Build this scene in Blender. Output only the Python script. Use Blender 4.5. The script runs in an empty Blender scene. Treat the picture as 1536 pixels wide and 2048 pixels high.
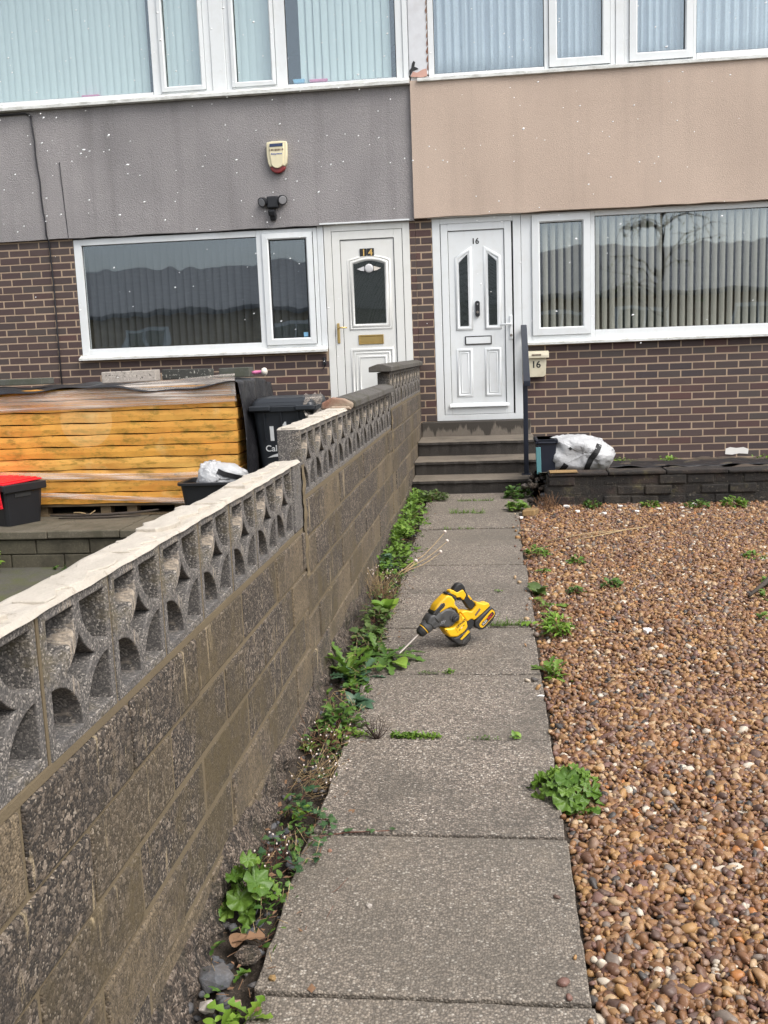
import bpy, bmesh, math, random
import numpy as np
from mathutils import Vector, Matrix
R = math.radians
SC = bpy.context.scene
COL = SC.collection
rng = random.Random(7)
nrg = np.random.default_rng(11)

# ------------------------------------------------------------------ camera, world, sun, exposure
cam_d = bpy.data.cameras.new('camera'); cam = bpy.data.objects.new('camera', cam_d); COL.objects.link(cam)
cr, cu, cf = Vector((0.9929, 0.1060, -0.0375)), Vector((0.0, 0.0, 0.0)), Vector((-0.1109, 0.9810, -0.1590))
cf.normalize(); cr = (Vector((0.994, 0.106, -0.037)) - cf * Vector((0.994, 0.106, -0.037)).dot(cf)).normalized(); cu = cr.cross(cf)
cam.matrix_world = Matrix(((cr.x, cu.x, -cf.x, 0), (cr.y, cu.y, -cf.y, 0), (cr.z, cu.z, -cf.z, 1.45), (0, 0, 0, 1)))
cam_d.sensor_fit = 'VERTICAL'; cam_d.sensor_height = 24; cam_d.lens = 24 * 1950 / 2048
cam_d.clip_start = 0.05; cam_d.clip_end = 2000
SC.camera = cam

SUN_EL, SUN_AZ = R(52), R(122)          # azimuth clockwise from +Y: behind the camera, to the right
world = bpy.data.worlds.new('World'); SC.world = world; world.use_nodes = True
wn = world.node_tree; wn.nodes.clear()
sky = wn.nodes.new('ShaderNodeTexSky'); sky.sky_type = 'NISHITA'; sky.sun_disc = False
sky.sun_elevation = SUN_EL; sky.sun_rotation = SUN_AZ; sky.air_density = 1.0; sky.dust_density = 4.0; sky.ozone_density = 1.0
hs = wn.nodes.new('ShaderNodeHueSaturation'); hs.inputs['Saturation'].default_value = 0.34; hs.inputs['Value'].default_value = 1.7
bg = wn.nodes.new('ShaderNodeBackground'); bg.inputs['Strength'].default_value = 0.15
wo = wn.nodes.new('ShaderNodeOutputWorld')
wn.links.new(sky.outputs[0], hs.inputs['Color']); wn.links.new(hs.outputs[0], bg.inputs['Color']); wn.links.new(bg.outputs[0], wo.inputs[0])
sun_d = bpy.data.lights.new('sun', 'SUN'); sun_d.energy = 1.3; sun_d.angle = R(30); sun_d.color = (1.0, 0.96, 0.9)
sun = bpy.data.objects.new('sun', sun_d); COL.objects.link(sun)
sd = Vector((math.sin(SUN_AZ) * math.cos(SUN_EL), math.cos(SUN_AZ) * math.cos(SUN_EL), math.sin(SUN_EL)))
sun.rotation_euler = sd.to_track_quat('Z', 'Y').to_euler()
SC.view_settings.view_transform = 'Standard'; SC.view_settings.look = 'None'
SC.view_settings.exposure = 0.20; SC.view_settings.gamma = 1.0
SC.render.engine = 'CYCLES'
SC.cycles.max_bounces = 8; SC.cycles.transparent_max_bounces = 16; SC.cycles.caustics_reflective = False

# ------------------------------------------------------------------ material helpers
class NT:
    def __init__(s, name):
        s.m = bpy.data.materials.new(name); s.m.use_nodes = True; s.t = s.m.node_tree
        s.t.nodes.clear(); s.out = s.t.nodes.new('ShaderNodeOutputMaterial')
    def n(s, typ, ins=None, **kw):
        nd = s.t.nodes.new('ShaderNode' + typ)
        for k, v in kw.items(): setattr(nd, k, v)
        for k, v in (ins or {}).items(): s.put(nd.inputs[k], v)
        return nd
    def put(s, sock, v):
        if isinstance(v, bpy.types.NodeSocket): s.t.links.new(v, sock)
        elif isinstance(v, (tuple, list)) and len(v) == 3 and sock.type == 'RGBA': sock.default_value = (*v, 1)
        else: sock.default_value = v
    def obj(s): return s.n('TexCoord').outputs['Object']
    def scale(s, vec, sc): return s.n('VectorMath', {0: vec, 1: sc}, operation='MULTIPLY').outputs[0]
    def noise(s, vec, sc, det=4, rough=.55, dist=0): return s.n('TexNoise', {'Vector': vec, 'Scale': sc, 'Detail': det, 'Roughness': rough, 'Distortion': dist}).outputs['Fac']
    def vor(s, vec, sc, feature='F1', rand=1.0):
        return s.n('TexVoronoi', {'Vector': vec, 'Scale': sc, 'Randomness': rand}, feature=feature)
    def ramp(s, fac, stops, interp='LINEAR'):
        r = s.n('ValToRGB', {'Fac': fac}); cr_ = r.color_ramp; cr_.interpolation = interp
        while len(cr_.elements) > len(stops): cr_.elements.remove(cr_.elements[-1])
        while len(cr_.elements) < len(stops): cr_.elements.new(1.0)
        for e, (p, c) in zip(cr_.elements, stops):
            e.position = p; e.color = (*c, 1) if isinstance(c, tuple) else (c, c, c, 1)
        return r.outputs['Color']
    def mix(s, f, a, b, mode='MIX'):
        m = s.n('Mix', data_type='RGBA', blend_type=mode); m.clamp_factor = True
        s.put(m.inputs[0], f); s.put(m.inputs[6], a); s.put(m.inputs[7], b); return m.outputs[2]
    def math(s, op, a, b=0.0, clamp=False):
        m = s.n('Math', operation=op, use_clamp=clamp); s.put(m.inputs[0], a); s.put(m.inputs[1], b); return m.outputs[0]
    def attr(s, name='rnd'): return s.n('Attribute', attribute_name=name).outputs['Fac']
    def sep(s, vec): return s.n('SeparateXYZ', {0: vec}).outputs
    def bump(s, h, strength=.5, dist=.01, normal=None):
        b = s.n('Bump', {'Height': h, 'Strength': strength, 'Distance': dist})
        if normal: s.put(b.inputs['Normal'], normal)
        return b.outputs[0]
    def bsdf(s, color, rough=.6, normal=None, metal=0.0, spec=.5, **extra):
        b = s.n('BsdfPrincipled', {'Base Color': color, 'Roughness': rough, 'Metallic': metal, 'Specular IOR Level': spec})
        if normal is not None: s.put(b.inputs['Normal'], normal)
        for k, v in extra.items(): s.put(b.inputs[k.replace('_', ' ')], v)
        s.t.links.new(b.outputs[0], s.out.inputs[0]); return b
    def done(s): return s.m

def simple(name, col, rough=.5, metal=0.0, var=.12, sc=14, bump=.0, spec=.5, dirt=None):
    t = NT(name); o = t.obj(); f = t.noise(o, sc, 5)
    c = t.mix(f, tuple(x * (1 - var) for x in col), tuple(min(1, x * (1 + var)) for x in col))
    if dirt:
        d = t.ramp(t.noise(o, sc * .35, 7, .65), [(.52, 0.0), (.75, dirt[3])])
        c = t.mix(d, c, dirt[:3])
    n = t.bump(t.noise(o, sc * 9, 3), bump, .004) if bump else None
    t.bsdf(c, t.math('ADD', t.math('MULTIPLY', f, .12), rough - .06), n, metal, spec)
    return t.done()

def m_brick():
    t = NT('dark_brick'); o = t.obj(); r = t.attr()
    c = t.ramp(r, [(0, (.070, .042, .040)), (.3, (.088, .056, .050)), (.55, (.076, .062, .055)), (.74, (.066, .046, .043)), (.86, (.112, .050, .042)), (1, (.048, .038, .041))])
    n1 = t.noise(o, 70, 5, .7)
    c = t.mix(t.math('MULTIPLY', n1, .55), c, (.065, .045, .042))
    c = t.mix(t.ramp(t.noise(o, 2.2, 5, .6), [(.58, 0.0), (.8, .25)]), c, (.16, .13, .115))
    c = t.mix(t.ramp(t.noise(o, 160, 2), [(.66, 0.0), (.74, .45)]), c, (.24, .19, .16))
    t.bsdf(c, .68, t.bump(n1, .35, .004)); return t.done()
def m_mortar(name='tan_mortar', col=(.41, .305, .215)):
    t = NT(name); o = t.obj()
    c = t.mix(t.noise(o, 6, 6, .65), tuple(x * .72 for x in col), tuple(x * 1.2 for x in col))
    t.bsdf(c, .9, t.bump(t.noise(o, 220, 3), .5, .003)); return t.done()
def m_bed():
    t = NT('light_bed_mortar'); o = t.obj()
    c = t.mix(t.noise(t.scale(o, (3, 1, 1)), 9, 7, .72), (.34, .30, .245), (.66, .60, .515))
    c = t.mix(t.ramp(t.noise(o, 13, 6, .75), [(.58, 0.0), (.66, .8)]), c, (.30, .25, .19))
    c = t.mix(t.ramp(t.noise(o, 140, 3), [(.6, 0.0), (.7, .5)]), c, (.40, .36, .30))
    t.bsdf(c, .9, t.bump(t.noise(o, 110, 5, .75), .7, .006)); return t.done()
def m_render(name, col, col2, grain, strength, streak):
    t = NT(name); o = t.obj()
    big = t.noise(o, .9, 6, .62)
    c = t.mix(t.ramp(big, [(.32, 0.0), (.7, 1.0)]), col, col2)
    st = t.noise(t.scale(o, (5.5, 1, .35)), 1.0, 5, .6)
    c = t.mix(t.ramp(st, [(.5, 0.0), (.74, streak)]), c, tuple(x * .62 for x in col))
    g = t.noise(o, grain, 4, .7); v = t.vor(o, grain * .8).outputs['Distance']
    h = t.math('ADD', g, t.math('MULTIPLY', v, .6))
    c = t.mix(t.ramp(g, [(.35, .35), (.6, 0.0)]), c, tuple(x * .55 for x in col))
    t.bsdf(c, .92, t.bump(h, strength, .012)); return t.done()
def m_upvc(name='white_upvc', col=(.76, .785, .79)):
    t = NT(name); o = t.obj()
    d = t.ramp(t.noise(o, 5, 7, .7), [(.5, 0.0), (.78, .30)])
    d2 = t.ramp(t.noise(t.scale(o, (14, 14, 1.2)), 1, 5, .6), [(.56, 0.0), (.8, .22)])
    c = t.mix(d, col, (.55, .54, .47)); c = t.mix(d2, c, (.50, .48, .42))
    t.bsdf(c, .34, t.bump(t.noise(o, 3, 2), .05, .01)); return t.done()
def m_sill():
    t = NT('weathered_white_sill'); o = t.obj()
    d = t.ramp(t.noise(t.scale(o, (7, 7, 22)), 1, 7, .75), [(.45, 0.0), (.68, .75)])
    c = t.mix(d, (.74, .75, .72), (.30, .29, .25))
    t.bsdf(c, .5, t.bump(t.noise(o, 60, 4), .15, .004)); return t.done()
def m_glass(name, base=.10, tint=(1, 1, 1), warp=.05, coat=(.84, .93, 1.0)):
    t = NT(name); o = t.obj()
    nrm = t.bump(t.noise(t.scale(o, (1.6, 1, 1.1)), 1.0, 2), warp, .25)
    gl = t.n('BsdfGlossy', {'Color': (*coat, 1), 'Roughness': .015, 'Normal': nrm})
    tr = t.n('BsdfTransparent', {'Color': tint})
    fc = t.n('LayerWeight', {'Blend': .5, 'Normal': nrm}).outputs['Facing']      # Schlick: the same from both sides of the pane
    fac = t.math('ADD', t.math('MULTIPLY', t.math('POWER', fc, 5.0), .9), base + .035, True)
    mx = t.n('MixShader', {0: fac, 1: tr.outputs[0], 2: gl.outputs[0]})
    t.t.links.new(mx.outputs[0], t.out.inputs[0]); return t.done()
def m_aggblock():
    t = NT('rough_aggregate_block'); o = t.obj(); r = t.attr()
    v = t.vor(o, 210); cs = t.sep(v.outputs['Color']); v2 = t.vor(o, 95); cs2 = t.sep(v2.outputs['Color'])
    ag = t.ramp(cs[0], [(0, (.017, .014, .012)), (.34, (.032, .026, .021)), (.62, (.064, .050, .038)), (.86, (.135, .105, .078)), (1, (.38, .32, .255))])
    ag = t.mix(t.ramp(cs2[0], [(.70, 0.0), (.74, .75)], 'CONSTANT'), ag, t.ramp(cs2[1], [(0, (.10, .08, .065)), (.5, (.155, .118, .085)), (1, (.31, .25, .195))]))
    mottle = t.noise(o, 8, 7, .72)
    ag = t.mix(t.ramp(mottle, [(.36, .55), (.58, 0.0)]), ag, (.040, .033, .027))
    moss = t.mix(t.noise(o, 60, 6, .75), (.030, .022, .010), (.115, .084, .037))
    moss = t.mix(t.ramp(cs[1], [(.55, 0.0), (.6, .55)]), moss, (.11, .085, .05))
    is_moss = t.math('ADD', t.ramp(r, [(.70, 0.0), (.74, .34)]), t.ramp(t.noise(o, 2.4, 8, .74), [(.49, 0.0), (.60, .75)]), True)
    is_moss = t.math('MULTIPLY', is_moss, t.ramp(t.noise(o, 16, 5, .7), [(.28, .25), (.5, 1.0)]))
    c = t.mix(is_moss, ag, moss)
    run = t.noise(t.scale(o, (1, 22, 3.0)), 1.0, 7, .72)
    c = t.mix(t.ramp(run, [(.60, 0.0), (.66, .65)]), c, (.42, .33, .20))
    pale = t.math('MULTIPLY', t.ramp(r, [(.42, 0.0), (.46, 1.0), (.68, 1.0), (.72, .25)]), t.ramp(t.noise(o, 3.1, 7, .70), [(.40, .10), (.58, .85)]))
    c = t.mix(pale, c, t.mix(cs[2], (.055, .041, .024), (.25, .19, .12)))
    h = t.math('ADD', t.math('MULTIPLY', v.outputs['Distance'], -1.0), t.math('MULTIPLY', t.noise(o, 60, 4), .8))
    t.bsdf(c, .82, t.bump(h, t.math('SUBTRACT', .55, t.math('MULTIPLY', is_moss, .3)), .005)); return t.done()
def m_screen():
    t = NT('grey_screen_block'); o = t.obj()
    v = t.vor(o, 330); cell = t.sep(v.outputs['Color'])[0]
    ag = t.ramp(cell, [(0, (.046, .043, .040)), (.45, (.098, .090, .082)), (.8, (.175, .158, .142)), (1, (.40, .36, .315))])
    ag = t.mix(t.ramp(t.noise(o, 9, 6, .7), [(.36, .55), (.56, 0.0)]), ag, (.085, .08, .078))
    run = t.noise(t.scale(o, (2, 13, 1.3)), 1.0, 6, .72)
    c = t.mix(t.ramp(run, [(.60, 0.0), (.66, .8)]), ag, (.46, .38, .29))
    c = t.mix(t.ramp(t.noise(o, 5, 6, .7), [(.57, 0.0), (.70, .6)]), c, (.16, .125, .055))
    t.bsdf(c, .85, t.bump(t.math('MULTIPLY', v.outputs['Distance'], -1.0), .22, .0025)); return t.done()
def m_foot():
    t = NT('rough_footing_concrete'); o = t.obj(); v = t.vor(o, 150); cs = t.sep(v.outputs['Color'])
    c = t.ramp(cs[0], [(0, (.040, .031, .025)), (.4, (.105, .078, .058)), (.75, (.19, .145, .11)), (1, (.36, .29, .23))])
    n = t.noise(t.scale(o, (1, 1, .5)), 24, 7, .75)
    c = t.mix(t.ramp(n, [(.40, .9), (.52, 0.0)]), c, (.022, .018, .015))
    c = t.mix(t.ramp(t.noise(o, 5, 6, .7), [(.52, 0.0), (.65, .7)]), c, (.06, .052, .028))
    t.bsdf(c, .9, t.bump(t.math('SUBTRACT', t.math('MULTIPLY', n, 2.0), v.outputs['Distance']), .9, .014)); return t.done()
def m_slab():
    t = NT('exposed_aggregate_paving'); o = t.obj(); r = t.attr()
    v = t.vor(o, 150); cs = t.sep(v.outputs['Color']); v2 = t.vor(o, 330); cs2 = t.sep(v2.outputs['Color'])
    c1 = t.ramp(cs[0], [(0, (.035, .030, .027)), (.24, (.105, .086, .072)), (.46, (.250, .205, .165)), (.72, (.38, .315, .25)), (.92, (.50, .425, .34)), (.945, (.74, .67, .57)), (1, (.82, .76, .66))])
    c2 = t.ramp(cs2[0], [(0, (.060, .050, .044)), (.5, (.25, .208, .172)), (.85, (.44, .375, .31)), (1, (.75, .68, .59))])
    c = t.mix(.34, c1, c2)
    c = t.mix(t.ramp(v.outputs['Distance'], [(.42, 0.0), (.66, .72)]), c, (.050, .041, .034))
    dirt = t.noise(o, 2.3, 8, .70)
    c = t.mix(t.ramp(dirt, [(.44, 0.0), (.64, .60)]), c, (.088, .077, .062))
    c = t.mix(t.math('MULTIPLY', r, .50), c, (.145, .126, .100))
    c = t.mix(t.ramp(t.noise(o, 5.3, 6, .7), [(.56, 0.0), (.75, .35)]), c, (.27, .22, .16))
    h = t.math('ADD', t.math('MULTIPLY', v.outputs['Distance'], -1.0), t.math('MULTIPLY', v2.outputs['Distance'], -.4))
    t.bsdf(c, t.ramp(dirt, [(.3, .78), (.7, .60)]), t.bump(h, .55, .005)); return t.done()
def m_pebble():
    t = NT('brown_pebbles'); o = t.obj(); r = t.attr()
    c = t.ramp(r, [(0, (.205, .100, .043)), (.12, (.285, .148, .064)), (.24, (.140, .070, .042)), (.35, (.34, .195, .090)), (.46, (.225, .110, .055)),
                   (.56, (.120, .074, .058)), (.63, (.39, .220, .085)), (.71, (.27, .170, .112)), (.78, (.19, .105, .084)), (.85, (.48, .335, .195)), (.90, (.205, .165, .135)), (.93, (.068, .064, .061)), (.958, (.62, .54, .43)), (.985, (.42, .17, .05))], 'CONSTANT')
    n = t.noise(o, 55, 5, .7)
    c = t.mix(t.math('MULTIPLY', n, .6), c, t.mix(.5, c, (.07, .04, .025)))
    c = t.mix(t.ramp(t.noise(o, 130, 3), [(.6, 0.0), (.75, .3)]), c, (.5, .4, .28))
    t.bsdf(c, t.ramp(t.noise(o, 1.2, 3), [(.35, .36), (.65, .60)]), t.bump(n, .3, .004), spec=.4); return t.done()
def m_leaf(name, dark, light, dry=None):
    t = NT(name); o = t.obj(); r = t.attr()
    c = t.mix(r, dark, light)
    c = t.mix(t.math('MULTIPLY', t.noise(o, 90, 3), .5), c, tuple(x * .55 for x in dark))
    if dry: c = t.mix(t.ramp(t.noise(o, 22, 4, .6), [(.58, 0.0), (.72, .7)]), c, dry)
    b = t.bsdf(c, .42, t.bump(t.noise(o, 140, 2), .35, .003), spec=.45)
    tl = t.n('BsdfTranslucent', {'Color': c}); mx = t.n('MixShader', {0: .25, 1: b.outputs[0], 2: tl.outputs[0]})
    t.t.links.new(mx.outputs[0], t.out.inputs[0]); return t.done()
def m_stalk(name, col, head=(.70, .60, .54)):
    t = NT(name); o = t.obj(); r = t.attr()
    c = t.mix(t.noise(o, 30, 5, .7), tuple(x * .6 for x in col), tuple(x * 1.4 for x in col))
    c = t.mix(t.math('GREATER_THAN', r, 1.5), c, head); t.bsdf(c, .8); return t.done()
def m_foam():
    t = NT('yellow_foam_board'); o = t.obj(); r = t.attr()
    c = t.mix(r, (.72, .35, .055), (.82, .48, .115))
    c = t.mix(t.ramp(t.noise(t.scale(o, (1.2, 1, 5)), 1.6, 6, .65), [(.40, 0.0), (.68, .75)]), c, (.62, .25, .04))
    c = t.mix(t.ramp(t.noise(t.scale(o, (2.5, 1, 7)), 2.2, 7, .72), [(.51, 0.0), (.62, .85)]), c, (.34, .20, .028))
    c = t.mix(t.ramp(t.noise(t.scale(o, (3, 1, 10)), 5, 6, .75), [(.60, 0.0), (.68, .85)]), c, (.08, .055, .015))
    c = t.mix(t.ramp(t.noise(o, 3.1, 4, .6), [(.58, 0.0), (.75, .6)]), c, (.80, .55, .22))
    s_ = t.sep(o); dx = t.math('SUBTRACT', s_[0], -3.47); dz = t.math('SUBTRACT', s_[2], .985); rad = t.math('SQRT', t.math('ADD', t.math('MULTIPLY', dx, dx), t.math('MULTIPLY', dz, dz)))
    c = t.mix(t.ramp(rad, [(.228, .32), (.236, 0.0)]), c, (.90, .60, .25))
    t.bsdf(c, .62, t.bump(t.noise(t.scale(o, (3, 3, 9)), 14, 5, .7), .3, .008)); return t.done()
def m_film():
    t = NT('clear_shrink_wrap'); o = t.obj()
    s = t.noise(t.scale(o, (.7, 1, 34)), 1.3, 6, .65, .6)
    di = t.n('BsdfPrincipled', {'Base Color': (.86, .78, .70, 1), 'Roughness': .18})
    tr = t.n('BsdfTransparent', {'Color': (.97, .94, .92, 1)})
    mx = t.n('MixShader', {0: t.ramp(s, [(.38, .06), (.55, .30), (.66, .72)]), 1: tr.outputs[0], 2: di.outputs[0]})
    t.put(di.inputs['Normal'], t.bump(s, .6, .01))
    t.t.links.new(mx.outputs[0], t.out.inputs[0]); return t.done()
def m_concrete(name, col, moss=None, grain=90, spots=None, rough=.85):
    t = NT(name); o = t.obj()
    c = t.mix(t.noise(o, 5, 7, .7), tuple(x * .6 for x in col), tuple(x * 1.35 for x in col))
    c = t.mix(t.ramp(t.noise(o, grain, 3, .7), [(.5, 0.0), (.7, .5)]), c, tuple(min(1, x * 1.9) for x in col))
    if moss: c = t.mix(t.ramp(t.noise(o, 3.4, 6, .7), [(.47, 0.0), (.64, .85)]), c, moss)
    if spots: c = t.mix(t.ramp(t.noise(o, 42, 3, .6), [(.60, 0.0), (.66, .9)]), c, spots)
    t.bsdf(c, rough, t.bump(t.noise(o, grain, 5, .7), .55, .008)); return t.done()
def m_lowwall():
    t = NT('black_stained_brick'); o = t.obj(); r = t.attr()
    c = t.mix(t.noise(o, 14, 7, .75), (.016, .014, .013), t.ramp(r, [(0, (.060, .045, .035)), (.6, (.085, .070, .05)), (.8, (.10, .05, .035)), (1, (.07, .06, .05))]))
    c = t.mix(t.ramp(t.noise(o, 4, 6, .7), [(.45, .85), (.60, 0.0)]), c, (.012, .011, .010))
    c = t.mix(t.ramp(t.noise(o, 38, 4, .7), [(.60, 0.0), (.70, .7)]), c, (.22, .19, .14))
    c = t.mix(t.ramp(t.noise(o, 7, 5, .7), [(.60, 0.0), (.72, .6)]), c, (.13, .115, .05))
    t.bsdf(c, .8, t.bump(t.noise(o, 60, 6, .78), .9, .014)); return t.done()
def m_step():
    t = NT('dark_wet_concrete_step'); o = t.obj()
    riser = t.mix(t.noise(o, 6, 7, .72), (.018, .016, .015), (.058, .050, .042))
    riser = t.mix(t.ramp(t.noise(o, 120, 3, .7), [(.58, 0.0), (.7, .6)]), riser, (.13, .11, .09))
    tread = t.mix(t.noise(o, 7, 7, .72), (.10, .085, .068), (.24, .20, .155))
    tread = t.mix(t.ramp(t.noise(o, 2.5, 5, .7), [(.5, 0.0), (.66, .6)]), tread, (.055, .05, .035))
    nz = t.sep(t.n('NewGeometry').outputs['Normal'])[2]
    top_lit = t.math('ADD', nz, t.math('MULTIPLY', t.math('SUBTRACT', t.noise(o, 45, 4, .7), .5), .5))
    c = t.mix(t.ramp(top_lit, [(.45, 0.0), (.75, 1.0)]), riser, tread)  # treads painted lighter, risers darker: light from above put into the colour
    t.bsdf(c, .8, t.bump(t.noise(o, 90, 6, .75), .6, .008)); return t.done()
def m_threshold():
    t = NT('stained_threshold_concrete'); o = t.obj()
    c = t.mix(t.noise(o, 40, 6, .7), (.11, .095, .078), (.22, .19, .155))
    d = t.noise(t.scale(o, (9, 1, 1.4)), 1.0, 6, .7)
    z = t.math('ADD', t.math('MULTIPLY', t.math('SUBTRACT', t.sep(o)[2], .66), 2.6), d)
    c = t.mix(t.ramp(z, [(.46, 0.0), (.54, .9)]), c, (.040, .034, .028))
    t.bsdf(c, .8, t.bump(t.noise(o, 80, 5, .7), .5, .006)); return t.done()
def m_bag():
    t = NT('white_woven_plastic'); o = t.obj()
    c = t.mix(t.noise(o, 9, 6, .7), (.40, .41, .42), (.62, .62, .62))
    c = t.mix(t.ramp(t.noise(o, 26, 5, .7), [(.57, 0.0), (.7, .5)]), c, (.36, .36, .37))
    h = t.math('ADD', t.noise(o, 18, 6, .7, 1.2), t.math('MULTIPLY', t.noise(o, 7, 3), .8))
    t.bsdf(c, .38, t.bump(h, .6, .022)); return t.done()
def m_tarp():
    t = NT('black_plastic_sheet'); o = t.obj()
    h = t.math('ADD', t.noise(t.scale(o, (1, 1, 1)), 9, 5, .6, 1.0), t.math('MULTIPLY', t.noise(o, 30, 3), .25))
    t.bsdf(t.mix(t.noise(o, 12, 4), (.010, .010, .012), (.028, .028, .032)), t.ramp(t.noise(o, 6, 4), [(.4, .30), (.6, .5)]), t.bump(h, .6, .03)); return t.done()
def m_soil():
    t = NT('dark_soil'); o = t.obj()
    c = t.mix(t.noise(o, 30, 6, .75), (.016, .012, .009), (.075, .055, .038))
    c = t.mix(t.ramp(t.noise(o, 95, 3), [(.6, 0.0), (.7, .7)]), c, (.17, .13, .095))
    t.bsdf(c, .9, t.bump(t.noise(o, 70, 5, .75), .9, .012)); return t.done()
def m_roof():
    t = NT('brown_roof_tile'); o = t.obj(); s = t.sep(o)
    saw = t.math('FRACT', t.math('MULTIPLY', s[2], 5.0)); c = t.mix(t.noise(o, 3, 5), (.14, .14, .15), (.24, .235, .24))
    t.bsdf(t.mix(t.ramp(saw, [(0, .6), (.12, 0.0)]), c, (.012, .012, .012)), .8, t.bump(saw, .5, .03)); return t.done()
def m_rotbrick(name, scale_):
    t = NT(name); o = t.obj(); s = t.sep(o)
    v = t.n('CombineXYZ', {0: t.math('ADD', s[0], s[1]), 1: s[2], 2: 0.0}).outputs[0]
    b = t.n('TexBrick', {'Vector': v, 'Color1': (.66, .54, .36, 1), 'Color2': (.74, .62, .43, 1), 'Mortar': (.4, .36, .3, 1), 'Scale': 1.0, 'Mortar Size': .006, 'Brick Width': .225, 'Row Height': .075})
    t.bsdf(t.mix(t.noise(o, 3, 5), b.outputs['Color'], (.25, .18, .12)), .85); return t.done()

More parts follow.
